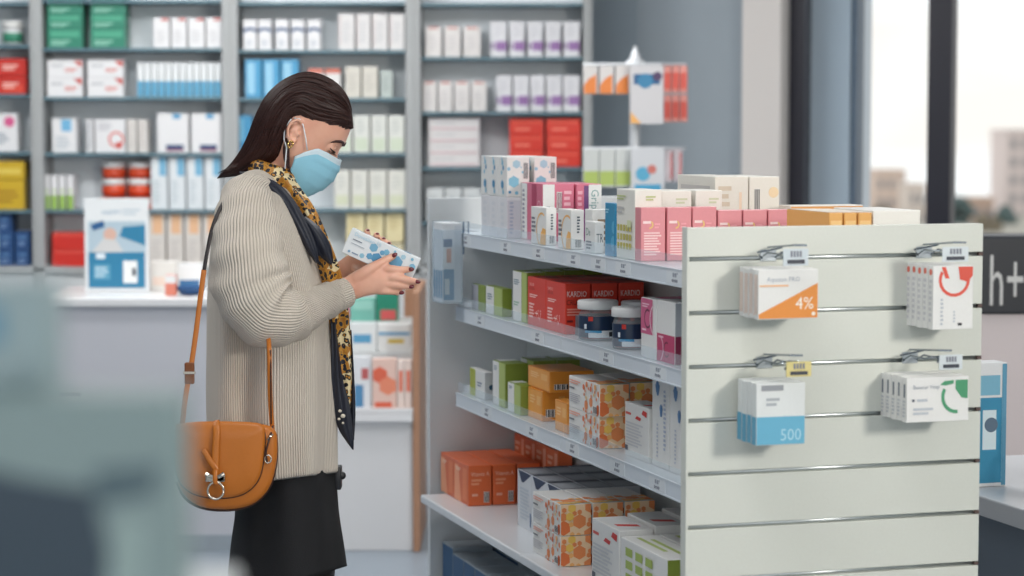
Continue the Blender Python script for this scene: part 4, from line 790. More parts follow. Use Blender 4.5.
hook_pack(881, 908, 970, 378, 423, 2, 5, WH, [('end', 'A', GH, .8, .55, .3, .38, 150, 275), ('end', 'P', GH, [(.53, .82), (.6, .9), (.75, .92), (.75, .84), (.62, .8)]), ('end', 'P', GH, [(.78, .92), (.98, .92), (.98, .5), (.88, .52), (.78, .72)]), ('end', 'T', (150, 160, 172), 'Beaucar Vitap', .1, .74, .09, 0, .42), ('end', 'L', (190, 196, 204), .1, .15, .45, .34, 2), ('end', 'R', (90, 96, 110), .08, .46, .12, .52), ('end', 'L', (190, 196, 204), .16, .44, .4, .54, 1), ('front', 'R', (100, 110, 124), .35, .55, .65, .85), ('front', 'L', (196, 200, 206), .2, .1, .8, .5, 5)],
          '%s white pack with green leaf mark on the lower right hook', (939, 962), (355, 370), (212, 220, 224), 'white packs with green mark', 912, ('metal hook with grey ticket at the lower right of the slatted panel',))
# ------------------------------------------------------------------ the woman
YW = 5.0
def W(px, py, dy=0.0): return at(px, py, YW + dy)
WO = empty('person', (W(280, 480).x, YW, 0), 0, 'woman in beige rib sweater, black skirt, leopard scarf and blue mask, reading a box', 'person')
wo = Vector(WO.location)
def loft(bm, rings, closed=True, caps=True, uv=None, mi=0):
    """rings: lists of points; uv: layer, with u once round and v along"""
    R = [[bm.verts.new(p - wo) for p in r] for r in rings]; n = len(R[0])
    for i in range(len(R) - 1):
        for j in range(n if closed else n - 1):
            k = (j + 1) % n; f = bm.faces.new((R[i][j], R[i][k], R[i + 1][k], R[i + 1][j])); f.material_index = mi; f.smooth = True
            if uv:
                for lp, c in zip(f.loops, ((j / n, i), ((j + 1) / n, i), ((j + 1) / n, i + 1), (j / n, i + 1))): lp[uv].uv = (c[0], c[1] / len(R))
    if caps and closed:
        bm.faces.new(R[0][::-1]); bm.faces.new(R[-1])
    return R
def sgn(x): return -1 if x < 0 else 1
def ering(xl, yl, xr, yr, hd, n=72, e=.9, dyc=0.0, fold=0.0, ph=0.0):
    out = []
    for j in range(n):
        a = 2 * pi * j / n; c, s = cos(a), sin(a)
        t = .5 + .5 * sgn(c) * abs(c) ** e; k = 1 + fold * (sin(5 * a + ph) * .5 + sin(9 * a + ph * 1.7) * .35 + sin(3 * a - ph) * .5)
        t = .5 + (t - .5) * k
        out.append(W(xl + (xr - xl) * t, yl + (yr - yl) * t, dyc + hd * sgn(s) * abs(s) ** e * (1 + (k - 1) * 2.4)))
    return out
def rows_interp(rows, n=5): return smoothpath(rows, n)
def pathloft(bm, pts, n=48, uv=None, flat=1.0, fold=0, caps=True, step=7, seedp=0, ax=(0, 1, 0), mi=0):
    """pts: (px, py, dy, r) chain -> round loft; flat squashes along ax"""
    P = smoothpath(pts, step); C_ = [W(p[0], p[1], p[2]) for p in P]; rings = []
    for i, c in enumerate(C_):
        t = (C_[min(i + 1, len(C_) - 1)] - C_[max(i - 1, 0)]).normalized(); A = Vector(ax); e1 = (A - t * A.dot(t)).normalized(); e2 = t.cross(e1); r = P[i][3]
        ring = []
        for j in range(n):
            a = 2 * pi * j / n
            k = 1 + fold * (sin(2 * a + i * .55 + seedp) * .4 + sin(i * 1.15 + 2.2 * sin(a + seedp)) * .6)
            ring.append(c + e1 * cos(a) * r * k * flat + e2 * sin(a) * r * k)
        rings.append(ring)
    return loft(bm, rings, True, caps, uv, mi)
SKIN = bpy.data.materials.new('skin'); SKIN.use_nodes = True
_n = SKIN.node_tree.nodes; _l = SKIN.node_tree.links; _b = _n['Principled BSDF']
_z = _n.new('ShaderNodeTexNoise'); _z.inputs['Scale'].default_value = 18; _z.inputs['Detail'].default_value = 5
_t = _n.new('ShaderNodeTexCoord'); _l.new(_t.outputs['Object'], _z.inputs['Vector'])
_r = _n.new('ShaderNodeValToRGB'); _r.color_ramp.elements[0].position = .3; _r.color_ramp.elements[0].color = lin((222, 162, 138)) + (1,); _r.color_ramp.elements[1].position = .7; _r.color_ramp.elements[1].color = lin((236, 186, 162)) + (1,)
_l.new(_z.outputs['Fac'], _r.inputs['Fac']); _l.new(_r.outputs['Color'], _b.inputs['Base Color']); _b.inputs['Roughness'].default_value = .42
_b.inputs['Subsurface Weight'].default_value = .15; _b.inputs['Subsurface Radius'].default_value = (.02, .008, .004); _b.inputs['Subsurface Scale'].default_value = .3
# head frame: f forward, y away from the camera, u up
HP = radians(23); HO = W(297, 133); HF = Vector((cos(HP), 0, -sin(HP))); HU = Vector((sin(HP), 0, cos(HP))); HL_ = Vector((0, 1, 0))
def HD(f, y, u): return HO + HF * f + HL_ * y + HU * u
tab = [(-.112, .052, -.005, .02), (-.104, .070, -.012, .036), (-.085, .084, -.03, .05), (-.06, .090, -.05, .058), (-.03, .094, -.066, .064), (-.005, .0975, -.078, .068), (.015, .1015, -.084, .0705), (.035, .1045, -.087, .073), (.06, .102, -.083, .073), (.08, .093, -.073, .068), (.1, .074, -.055, .056), (.114, .044, -.03, .034), (.119, .014, -.008, .012)]
body = bmesh.new()
hr = []
for (u, Fr, Bk, Wd) in smoothpath(tab, 5):
    ring = []
    for j in range(72):
        a = 2 * pi * j / 72; c, s = cos(a), sin(a)
        f = (Fr if c > 0 else -Bk) * sgn(c) * abs(c) ** .86; y = Wd * sgn(s) * abs(s) ** .9
        if c > 0:
            d = abs(y)
            nz_ = max(0, min(1, (.004 - u) / .046)) * (1 if u > -.042 else max(0, 1 - (-.042 - u) / .012))
            f += .013 * nz_ * math.exp(-(d / .010) ** 2) + .006 * math.exp(-(d / .02) ** 2 - ((u + .068) / .012) ** 2)
            f -= .011 * math.exp(-((d - .032) / .016) ** 2 - ((u + .003) / .012) ** 2)
            f += .004 * math.exp(-((d - .028) / .024) ** 2 - ((u - .020) / .009) ** 2)
            f -= .004 * math.exp(-((u + .088) / .01) ** 2 - (d / .03) ** 2)
        ring.append(HD(f, y, u))
    hr.append(ring)
loft(body, hr)
for s in (-1, 1):   # eyelids and ears
    g = bmesh.ops.create_uvsphere(body, u_segments=20, v_segments=14, radius=.0135)
    for v in g['verts']: v.co = HD(.0800 + v.co.x, s * .033 + v.co.y * 1.1, .001 + v.co.z * .95) - wo
    ear = [(-.002, .030), (-.014, .026), (-.018, .008), (-.013, -.012), (-.006, -.026), (.002, -.03)]
    def E(f, y, u): return HD(.003 + f * .82, s * y, .002 + u * .82) - wo
    tube(body, [E(.006, .070, .022), E(.004, .078, .032), E(-.008, .084, .034), E(-.019, .088, .022), E(-.021, .088, .004), E(-.014, .084, -.014), E(-.004, .078, -.026), E(.004, .073, -.026), E(.006, .071, -.012)], [.004, .004, .004, .004, .004, .004, .0055, .0055, .004], 8)
    tube(body, [E(-.004, .070, .02), E(-.008, .076, .004), E(-.003, .071, -.018)], [.010, .010, .008], 10, flat=((0, 1, 0), .45))
    tube(body, [E(.008, .072, .004), E(.008, .076, -.004)], .0035, 8)
pathloft(body, [(288, 140, 0, .052), (284, 155, 0, .052), (277, 172, 0, .054), (270, 188, 0, .065)], 32)
def trows(inset):
    R = [(240, 184, 298, 182, .08), (228, 190, 300, 194, .15), (220, 203, 302, 206, .18), (213, 228, 311, 228, .195), (210, 262, 322, 260, .195), (208, 302, 332, 300, .19), (208, 352, 336, 348, .19), (208, 402, 336, 396, .195), (210, 448, 336, 438, .205), (213, 486, 336, 471, .205)]
    return [(a + inset * 460 * (1 + (b > 420) * .9), b, c - inset * 460 * (1 + (b > 420) * .9), d, max(.02, e - inset * (1 + (b > 420) * .9))) for a, b, c, d, e in R]
loft(body, [ering(*r, n=40) for r in trows(.052)])
# legs and feet
for s, fx in ((-1, .03), (1, -.05)):
    L0 = Vector((W(284, 470).x, YW + s * .085, .86)); ft = Vector((wo.x + fx, YW + s * .085, 0))
    pts = [L0, L0.lerp(ft, .3) + Vector((.02, 0, 0)), Vector((ft.x + .02, ft.y, .47)), Vector((ft.x - .012, ft.y, .33)), Vector((ft.x, ft.y, .1)), Vector((ft.x, ft.y, .05))]
    tube(body, [p - wo for p in pts], [.078, .074, .056, .055, .037, .036], 20)
    tube(body, [Vector((ft.x - .05, ft.y, .04)) - wo, Vector((ft.x + .03, ft.y, .045)) - wo, Vector((ft.x + .12, ft.y, .035)) - wo, Vector((ft.x + .175, ft.y, .028)) - wo], [.032, .036, .034, .022], 14)
# arms
pathloft(body, [(250, 205, -.13, .05), (250, 260, -.2, .048), (256, 305, -.21, .045), (285, 314, -.19, .038), (315, 303, -.15, .029), (338, 294, -.105, .0245), (346, 291, -.092, .0255)], 28)
pathloft(body, [(260, 205, .13, .05), (270, 260, .2, .048), (290, 300, .2, .045), (318, 290, .13, .036), (345, 272, .03, .027)], 28)
# near hand (right): palm, five fingers on the face of the box
def chain(pts, n=14, flat=1, step=4): pathloft(body, pts, n, flat=flat, step=step)
DH = -.094
chain([(340, 292.5, -.097, .026), (350, 288.5, -.094, .0265), (362, 283, DH, .030), (374, 279.5, DH, .0325), (384, 279.5, DH, .029), (390, 281, DH, .020)], 24, .52)
chain([(380, 269.5, DH, .0095), (390, 269, DH - .006, .0090), (401, 269.8, DH - .003, .0080), (409, 269.5, DH + .006, .0068), (412.5, 269.4, DH + .010, .0045)])
chain([(384, 277.5, DH, .0100), (396, 277.5, DH - .008, .0092), (408, 280.0, DH - .003, .0082), (416, 281.6, DH + .006, .0068), (419, 282.2, DH + .010, .0045)])
chain([(383, 285.2, DH, .0095), (394, 285.0, DH - .007, .0088), (403, 286.0, DH - .002, .0078), (409.5, 286.6, DH + .005, .0064), (412.5, 286.8, DH + .008, .0042)])
chain([(379, 291.0, DH, .0085), (388, 291.3, DH - .005, .0078), (395, 292.2, DH - .001, .0068), (400, 292.6, DH + .004, .0056), (402.5, 292.8, DH + .006, .0038)])
chain([(356, 279, DH - .002, .014), (366, 272, DH - .008, .0135), (376, 265.5, DH - .006, .0105), (387, 259.5, DH + .002, .0088), (393, 256.2, DH + .006, .0072), (396, 254.6, DH + .008, .0045)])
# far hand (left): behind the box, fingertips over its top edge
chain([(344, 272, .03, .026), (354, 266, .01, .028), (366, 260, -.012, .031), (378, 258, -.02, .028), (386, 258, -.02, .018)], 22, .5)
for (x0, y0, x1, y1) in ((361, 250, 367, 231), (371, 252, 376.5, 234.5), (380, 254, 382.8, 239), (388, 258, 388.5, 243)):
    chain([(x0, y0, -.02, .0092), ((x0 * 2 + x1) / 3 + .5, (y0 * 2 + y1) / 3, -.026, .0088), (x1, y1 + 5, -.036, .0078), (x1, y1 + .5, -.048, .007), (x1 + .3, y1 + .8, -.06, .0052)])
chain([(356, 268, -.005, .013), (360, 272, -.03, .0105), (364, 272, -.05, .0085), (369, 270, -.066, .006)])
me = bpy.data.meshes.new('body'); bmesh.ops.recalc_face_normals(body, faces=body.faces[:]); body.to_mesh(me); body.free()
tmp = bpy.data.objects.new('tmp', me); COL.objects.link(tmp)
rm = tmp.modifiers.new('r', 'REMESH'); rm.mode = 'VOXEL'; rm.voxel_size = .0028; rm.use_smooth_shade = True
sm = tmp.modifiers.new('s', 'SMOOTH'); sm.factor = .5; sm.iterations = 3
dg = bpy.context.evaluated_depsgraph_get(); dg.update()
bme = bpy.data.meshes.new_from_object(tmp.evaluated_get(dg)); bpy.data.objects.remove(tmp)
bme.materials.clear(); bo_ = link('body', bme, SKIN, WO, True)
# nails
NAIL = M((110, 22, 34), .2, coat=.6, name='dark_red_nail')
for (x, y, dy, ang) in ((394.6, 255.0, DH - .0005, -32), (411, 269.3, DH + .001, 0), (417.6, 281.7, DH + .001, 8), (411.2, 286.6, DH + .0005, 3), (401.2, 292.6, DH + .0, 4)):
    bm = bmesh.new(); g = bmesh.ops.create_uvsphere(bm, u_segments=12, v_segments=8, radius=1); a = radians(ang); c = W(x, y, dy)
    for v in g['verts']:
        p = Vector((v.co.x * .0068, v.co.y * .0045, v.co.z * .0048)); v.co = c + Vector((p.x * cos(a) + p.z * sin(a), p.y, p.z * cos(a) - p.x * sin(a))) - wo
    fin(bm, 'fingernail', NAIL, WO, True)
for (x, y) in ((368, 230.2), (377.5, 233.7), (383.8, 238.3), (389, 243)):
    bm = bmesh.new(); g = bmesh.ops.create_uvsphere(bm, u_segments=10, v_segments=8, radius=1); c = W(x, y, -.058)
    for v in g['verts']: v.co = c + Vector((v.co.x * .004, v.co.y * .005, v.co.z * .0025)) - wo
    fin(bm, 'fingernail', NAIL, WO, True)
# face: brow, lashes
HAIRM = bpy.data.materials.new('dark_brown_hair'); HAIRM.use_nodes = True
n_ = HAIRM.node_tree.nodes; l_ = HAIRM.node_tree.links; b_ = n_['Principled BSDF']; b_.inputs['Roughness'].default_value = .38; b_.inputs['Specular IOR Level'].default_value = .4; b_.inputs['Anisotropic'].default_value = .6
uvn = n_.new('ShaderNodeTexCoord'); mpp = n_.new('ShaderNodeMapping'); mpp.inputs['Scale'].default_value = (110, 3, 1); zn = n_.new('ShaderNodeTexNoise'); zn.inputs['Scale'].default_value = 1; zn.inputs['Detail'].default_value = 4
rr = n_.new('ShaderNodeValToRGB'); rr.color_ramp.elements[0].position = .3; rr.color_ramp.elements[0].color = lin((26, 12, 11)) + (1,); rr.color_ramp.elements[1].position = .75; rr.color_ramp.elements[1].color = lin((66, 34, 27)) + (1,)
l_.new(uvn.outputs['UV'], mpp.inputs['Vector']); l_.new(mpp.outputs['Vector'], zn.inputs['Vector']); l_.new(zn.outputs['Fac'], rr.inputs['Fac']); l_.new(rr.outputs['Color'], b_.inputs['Base Color'])
bpn = n_.new('ShaderNodeBump'); bpn.inputs['Strength'].default_value = .6; bpn.inputs['Distance'].default_value = .002; l_.new(zn.outputs['Fac'], bpn.inputs['Height']); l_.new(bpn.outputs['Normal'], b_.inputs['Normal'])
BRM = M((58, 34, 30), .6, name='brow_hair')
for s in (-1, 1):
    bm = bmesh.new(); tube(bm, [HD(.1035, s * .014, .014) - wo, HD(.1025, s * .026, .020) - wo, HD(.0975, s * .038, .0215) - wo, HD(.0875, s * .050, .018) - wo, HD(.0795, s * .057, .012) - wo], [.0022, .0032, .0032, .0026, .001], 8); fin(bm, 'eyebrow', BRM, WO, True)
    bm = bmesh.new(); tube(bm, [HD(.0895, s * .021, -.003) - wo, HD(.094, s * .028, -.0055) - wo, HD(.094, s * .036, -.0058) - wo, HD(.0875, s * .044, -.003) - wo, HD(.082, s * .0485, .0) - wo], [.0008, .0016, .0018, .0018, .0008], 6)
    for k in range(7):
        yy = .023 + .004 * k; ff = .0935 - .0035 * abs(k - 2.5); tube(bm, [HD(ff, s * yy, -.005) - wo, HD(ff + .005, s * (yy + .001), -.010) - wo, HD(ff + .009, s * (yy + .002), -.011) - wo], [.0007, .0005, .0002], 4)
    fin(bm, 'eyelashes', M((30, 20, 20), .5, name='lash'), WO, True)
# face mask
MK = M((146, 204, 226), .75, name='mask_blue', bump=.25, bscale=500)
bm = bmesh.new(); NX, NY = 40, 26; grid = []
for i in range(NX + 1):
    t = -1 + 2 * i / NX; q = abs(t)
    yt_ = (0, .019, .036, .051, .064, .070, .073, .073); k_ = min(int(q * 6), 6); yy = sgn(t) * (yt_[k_] * (1 - (q * 6 - k_)) + yt_[k_ + 1] * (q * 6 - k_)) if q < 1 else .073 * sgn(t)
    # upper and lower edge in (f, u)
    def ed(pts): 
        x = (1 - q) * (len(pts) - 1); k = min(int(x), len(pts) - 2); w = x - k; return tuple(pts[k][m] * (1 - w) + pts[k + 1][m] * w for m in (0, 1))
    up = ed([(.018, -.045), (.036, -.026), (.056, -.010), (.077, -.011), (.094, -.014), (.104, -.016), (.109, -.017)])
    lo = ed([(.014, -.094), (.030, -.101), (.046, -.110), (.058, -.116), (.066, -.119), (.070, -.120), (.071, -.120)])
    col = []
    for j in range(NY + 1):
        w = j / NY; f = up[0] * (1 - w) + lo[0] * w; u = up[1] * (1 - w) + lo[1] * w
        bul = sin(pi * w) * (1 - q ** 2.2) * .013 + sin(pi * w) * .004; ple = .0028 * (1 - q ** 3) * (((w * 4) % 1) ** 2) * (1 if .15 < w < .9 else 0)
        yb_ = yy * (1 + .05 * sin(pi * w)) * (1 - .28 * w * (1 - q * .3)) 
        col.append(bm.verts.new(HD(f + bul + ple + .003, yb_ + sgn(t) * .001, u - bul * .12) - wo))
    grid.append(col)
for i in range(NX):
    for j in range(NY):
        f = bm.faces.new((grid[i][j], grid[i + 1][j], grid[i + 1][j + 1], grid[i][j + 1])); f.smooth = True; f.material_index = 1 if j < 3 else 0
o = fin(bm, 'face_mask', [MK, M((206, 226, 236), .7, name='mask_edge')], WO, True)
sd = o.modifiers.new('s', 'SOLIDIFY'); sd.thickness = .0014; sd.offset = 1
o['label'] = 'light blue surgical mask'
MSK = o
bm = bmesh.new()
for s in (-1, 1):
    tube(bm, [HD(.0195, s * .073, -.046) - wo, HD(.034, s * .077, -.02) - wo] if 0 else [HD(.040, s * .0705, -.022) - wo, HD(.028, s * .076, -.0) - wo, HD(.012, s * .0765, .024) - wo, HD(.0, s * .077, .033) - wo, HD(-.012, s * .078, .03) - wo], .0016, 6)
    tube(bm, [HD(.016, s * .0725, -.090) - wo, HD(.006, s * .0735, -.06) - wo, HD(-.002, s * .077, -.034) - wo, HD(-.014, s * .077, -.02) - wo, HD(-.022, s * .078, .004) - wo, HD(-.016, s * .078, .026) - wo], .0016, 6)
o = fin(bm, 'ear_loop', M((232, 236, 240), .6, name='elastic'), MSK, True)
# earring
GOLD = M((214, 176, 110), .2, .95, name='gold')
bm = bmesh.new()
for s in (-1, 1):
    pts = [HD(.003 + .005 * cos(a), s * .0835 + .002 * sin(a), -.024 + .0075 * sin(a)) - wo for a in [2 * pi * k / 14 for k in range(15)]]; tube(bm, pts, .0019, 8)
    for dz in (-.018, -.031):
        g = bmesh.ops.create_uvsphere(bm, u_segments=10, v_segments=8, radius=.0028)
        for v in g['verts']: v.co = v.co + HD(.004, s * .086, dz) - wo
o = fin(bm, 'earrings', GOLD, WO, True)
# hair: a hull with strands over it
H_R = [(352, 110, 353.5, 128, .030), (347, 96, 345, 130.5, .052), (336, 83, 330, 132.5, .070), (320, 74.5, 312, 130, .080), (303, 72.5, 300, 121.5, .087), (284, 80, 292, 123, .090), (267, 95, 288.5, 135, .089), (256, 115, 284, 147, .084), (248, 136, 281, 158, .074), (240, 152, 270, 166, .064), (231, 164, 258, 171, .052), (222, 173, 244, 174.5, .036), (217, 178.5, 228, 177, .014)]
HR = smoothpath(H_R, 5)
def hpt(i, a, k=1.0, e=.7):
    """point on the hair hull: i along (float), a round (0 outer edge, pi inner edge, camera side = -)"""
    i = max(0, min(len(HR) - 1.001, i)); q = int(i); w = i - q; A = [HR[q][m] * (1 - w) + HR[q + 1][m] * w for m in range(5)]
    c, s = cos(a), sin(a); t = .5 - .5 * sgn(c) * abs(c) ** e * k
    return W(A[0] + (A[2] - A[0]) * t, A[1] + (A[3] - A[1]) * t, A[4] * sgn(s) * abs(s) ** e * k)
bm = bmesh.new(); uvl = bm.loops.layers.uv.new('UVMap')
loft(bm, [[hpt(i, 2 * pi * j / 64, .97) for j in range(64)] for i in range(len(HR))], uv=uvl)
hair = fin(bm, 'hair', HAIRM, WO, True)
bm = bmesh.new(); uvl = bm.loops.layers.uv.new('UVMap'); rnd = random.Random(3)
def strand(pts, rad, n=6):
    R = tube(bm, [p - wo for p in pts], rad, n, flat=((0, 1, 0), .6))
for k in range(430):
    a0 = rnd.uniform(-pi, 0) if k < 330 else rnd.uniform(0, pi)
    i0 = rnd.uniform(0, 16) if rnd.random() < .65 else rnd.uniform(10, 35); i1 = min(len(HR) - 1, i0 + rnd.uniform(26, 50)); dr = rnd.uniform(-.16, .16); kk = rnd.uniform(.965, 1.012); ph = rnd.uniform(0, 6)
    m = 18; pts = [hpt(i0 + (i1 - i0) * q / m, a0 + dr * q / m + .03 * sin(q * .5 + ph), kk) for q in range(m + 1)]; r0 = rnd.uniform(.0011, .0024)
    strand(pts, [r0 * (.25 + .75 * min(1, q / 3, (m - q) / 5)) for q in range(m + 1)])
for k in range(26):   # loose tips at the nape and the lock falling before the shoulder
    w = rnd.uniform(-1, 1); pts = smoothpath([(288 + w * 2, 138, -.074 + .004 * w, 0), (286.5 + w * 3, 148, -.076, 0), (287 + w * 2.5, 160, -.072, 0), (290 + w * 2 - 2 * rnd.random(), 170 + 4 * w, -.07, 0)], 5)
    strand([W(p[0], p[1], p[2]) for p in pts], [.0018 * (.3 + .7 * min(1, (len(pts) - 1 - q) / 6)) for q in range(len(pts))])
for k in range(40):
    w = rnd.uniform(0, 1); x0 = 232 + 34 * w; y0 = 163 + 3 * w; d = rnd.uniform(-.055, .05)
    strand([W(x0, y0, d), W(x0 - 9, y0 + 6 - 2 * w, d), W(x0 - 17, y0 + 9 + rnd.uniform(-1, 3) - 3 * w, d)], [.002, .0016, .0004])
for f in bm.faces:
    for lp in f.loops: lp[uvl].uv = ((lp.vert.co.z * 2.3 + lp.vert.co.y * 3) % 1, lp.vert.co.x * .5)
fin(bm, 'hair_strands', HAIRM, hair, True)
# sweater
KN = bpy.data.materials.new('beige_rib_knit'); KN.use_nodes = True
n_ = KN.node_tree.nodes; l_ = KN.node_tree.links; b_ = n_['Principled BSDF']; b_.inputs['Roughness'].default_value = .95; b_.inputs['Specular IOR Level'].default_value = .15; b_.inputs['Sheen Weight'].default_value = .25
uvn = n_.new('ShaderNodeTexCoord'); sp_ = n_.new('ShaderNodeSeparateXYZ'); l_.new(uvn.outputs['UV'], sp_.inputs[0])
def mth(op, a, b=None):
    m = n_.new('ShaderNodeMath'); m.operation = op
    for i, v in enumerate((a, b)):
        if v is None: continue
        if isinstance(v, (int, float)): m.inputs[i].default_value = v
        else: l_.new(v, m.inputs[i])
    return m.outputs[0]
sn = mth('ABSOLUTE', mth('SINE', mth('MULTIPLY', sp_.outputs[0], pi)))
zn = n_.new('ShaderNodeTexNoise'); zn.inputs['Scale'].default_value = 420; zn.inputs['Detail'].default_value = 2; l_.new(uvn.outputs['Object'], zn.inputs['Vector'])
hh = mth('ADD', sn, mth('MULTIPLY', zn.outputs['Fac'], .3))
bpn = n_.new('ShaderNodeBump'); bpn.inputs['Strength'].default_value = 1.0; bpn.inputs['Distance'].default_value = .0022; l_.new(hh, bpn.inputs['Height']); l_.new(bpn.outputs['Normal'], b_.inputs['Normal'])
rr = n_.new('ShaderNodeValToRGB'); rr.color_ramp.elements[0].position = .0; rr.color_ramp.elements[0].color = lin((188, 177, 164)) + (1,); rr.color_ramp.elements[1].position = .6; rr.color_ramp.elements[1].color = lin((216, 206, 193)) + (1,)
l_.new(sn, rr.inputs['Fac']); l_.new(rr.outputs['Color'], b_.inputs['Base Color'])
bm = bmesh.new(); uvl = bm.loops.layers.uv.new('UVMap')
tr = smoothpath(trows(0), 6); rings = []
for i, r in enumerate(tr):
    k = i / len(tr); rings.append(ering(*r, n=120, fold=.015 + .06 * k, ph=1.2 + k * 1.3))
hem = [W(0, 0)] and [p for p in rings[-1]]
cen = sum(hem, Vector()) / len(hem)
rings.append([cen + (p - cen) * .97 + Vector((0, 0, -.004)) for p in hem]); rings.append([cen + (p - cen) * .93 + Vector((0, 0, .02)) for p in hem])
loft(bm, rings, uv=uvl)
for f in bm.faces:
    for lp in f.loops: lp[uvl].uv = (lp[uvl].uv[0] * 165, lp[uvl].uv[1] * 20)
nf = len(bm.faces)
pathloft(bm, [(262, 190, -.05, .045), (252, 200, -.11, .062), (248, 222, -.155, .073), (248, 255, -.19, .079), (252, 286, -.2, .083), (265, 309, -.2, .079), (287, 315, -.185, .064), (303, 311, -.16, .047), (329, 299.5, -.118, .037), (337, 296, -.104, .033), (345.5, 292.5, -.093, .031)], 64, uv=uvl, fold=.06, step=8, caps=False, seedp=.6)
pathloft(bm, [(262, 190, .05, .045), (262, 205, .12, .062), (264, 255, .19, .072), (284, 298, .19, .066), (306, 296, .15, .05), (326, 283, .09, .036), (338, 276, .05, .031)], 64, uv=uvl, fold=.04, step=8, caps=False, seedp=2)
bm.faces.ensure_lookup_table()
for f in bm.faces[nf:]:
    for lp in f.loops: lp[uvl].uv = (lp[uvl].uv[0] * 70, lp[uvl].uv[1] * 20)
sw = fin(bm, 'sweater', KN, WO, True, recalc=True)
bm = bmesh.new(); uvl = bm.loops.layers.uv.new('UVMap')   # cuff
pathloft(bm, [(334, 297.3, -.108, .0345), (339, 295.2, -.101, .0335), (344, 293.2, -.095, .0325), (346.5, 292.2, -.092, .0315), (346, 292.4, -.092, .028)], 48, uv=uvl, step=3, caps=False)
for f in bm.faces:
    for lp in f.loops: lp[uvl].uv = (lp[uvl].uv[0] * 40, 0)
fin(bm, 'cuff', KN, sw, True)
# skirt
BLK = M((17, 18, 22), .85, name='black_wool', bump=.3, bscale=300)
bm = bmesh.new()
rings = [ering(*r, n=64, fold=.02, ph=2) for r in smoothpath([(224, 430, 330, 430, .15), (226, 465, 335, 460, .175), (234, 490, 336.5, 480, .185), (235, 515, 339, 512, .19), (231, 545, 344, 545, .2), (225, 605, 347, 566, .215)], 5)]
cen = sum(rings[-1], Vector()) / 64; rings.append([cen + (p - cen) * .95 + Vector((0, 0, .01)) for p in rings[-1]])
loft(bm, rings); fin(bm, 'skirt', BLK, WO, True)
bm = bmesh.new(); c = W(338, 475, -.04)
bx(bm, c.x - wo.x - .008, c.y - wo.y - .02, c.z - .03, c.x - wo.x + .008, c.y - wo.y + .02, c.z + .02, .003); g = bmesh.ops.create_uvsphere(bm, u_segments=12, v_segments=8, radius=.009)
for v in g['verts']: v.co += c - wo + Vector((.009, -.008, 0))
fin(bm, 'skirt_tab', M((34, 34, 38), .35, name='black_button'), WO, True)
for s, fx in ((-1, .03), (1, -.05)):   # boots
    bm = bmesh.new(); ft = Vector((fx, s * .085, 0))
    tube(bm, [ft + Vector((.02, 0, .64)), ft + Vector((.014, 0, .47)), ft + Vector((-.008, 0, .3)), ft + Vector((0, 0, .12)), ft + Vector((0, 0, .02))], [.084, .068, .062, .046, .044], 20)
    tube(bm, [ft + Vector((-.055, 0, .04)), ft + Vector((.03, 0, .05)), ft + Vector((.13, 0, .04)), ft + Vector((.19, 0, .03))], [.04, .044, .041, .026], 16)
    bx(bm, ft.x - .09, ft.y - .03, 0, ft.x - .02, ft.y + .03, .04, .004); bx(bm, ft.x - .06, ft.y - .035, 0, ft.x + .2, ft.y + .035, .012, .004); fin(bm, 'boot', M((24, 22, 24), .35, name='black_leather'), WO, True)
# scarf
LEO = bpy.data.materials.new('leopard_silk'); LEO.use_nodes = True
n_ = LEO.node_tree.nodes; l_ = LEO.node_tree.links; b_ = n_['Principled BSDF']; b_.inputs['Roughness'].default_value = .45
tcn = n_.new('ShaderNodeTexCoord'); zz1 = n_.new('ShaderNodeTexNoise'); zz1.inputs['Scale'].default_value = 60; l_.new(tcn.outputs['Object'], zz1.inputs['Vector'])
vm_ = n_.new('ShaderNodeVectorMath'); vm_.operation = 'MULTIPLY_ADD'; vm_.inputs[1].default_value = (.012, .012, .012); l_.new(zz1.outputs['Color'], vm_.inputs[0]); l_.new(tcn.outputs['Object'], vm_.inputs[2])
vo = n_.new('ShaderNodeTexVoronoi'); vo.inputs['Scale'].default_value = 88; l_.new(vm_.outputs[0], vo.inputs['Vector'])
def ramp(src, st):
    r = n_.new('ShaderNodeValToRGB'); r.color_ramp.interpolation = 'CONSTANT'; e = r.color_ramp.elements; e[0].position, e[0].color = st[0][0], st[0][1] + (1,); e[1].position, e[1].color = st[1][0], st[1][1] + (1,)
    for p, c in st[2:]:
        x = e.new(p); x.color = c + (1,)
    l_.new(src, r.inputs[0]); return r
vr = ramp(vo.outputs['Distance'], [(0, lin((186, 132, 46))), (.14, lin((176, 120, 38))), (.24, lin((20, 20, 28))), (.46, lin((222, 204, 160)))])
zz2 = n_.new('ShaderNodeTexNoise'); zz2.inputs['Scale'].default_value = 22; l_.new(tcn.outputs['Object'], zz2.inputs['Vector'])
mx = n_.new('ShaderNodeMix'); mx.data_type = 'RGBA'; l_.new(vr.outputs[0], mx.inputs['A'])
vr2 = ramp(vo.outputs['Distance'], [(0, lin((26, 28, 40))), (.2, lin((26, 28, 40))), (.44, lin((190, 136, 46))), (.6, lin((170, 112, 36)))]); l_.new(vr2.outputs[0], mx.inputs['B'])
vr3 = ramp(zz2.outputs['Fac'], [(0, (0, 0, 0)), (.5, (1, 1, 1))]); l_.new(vr3.outputs[0], mx.inputs['Factor']); l_.new(mx.outputs['Result'], b_.inputs['Base Color'])
NAVY = M((26, 30, 44), .5, name='navy_silk'); 
bm = bmesh.new()
N = 40; R = []
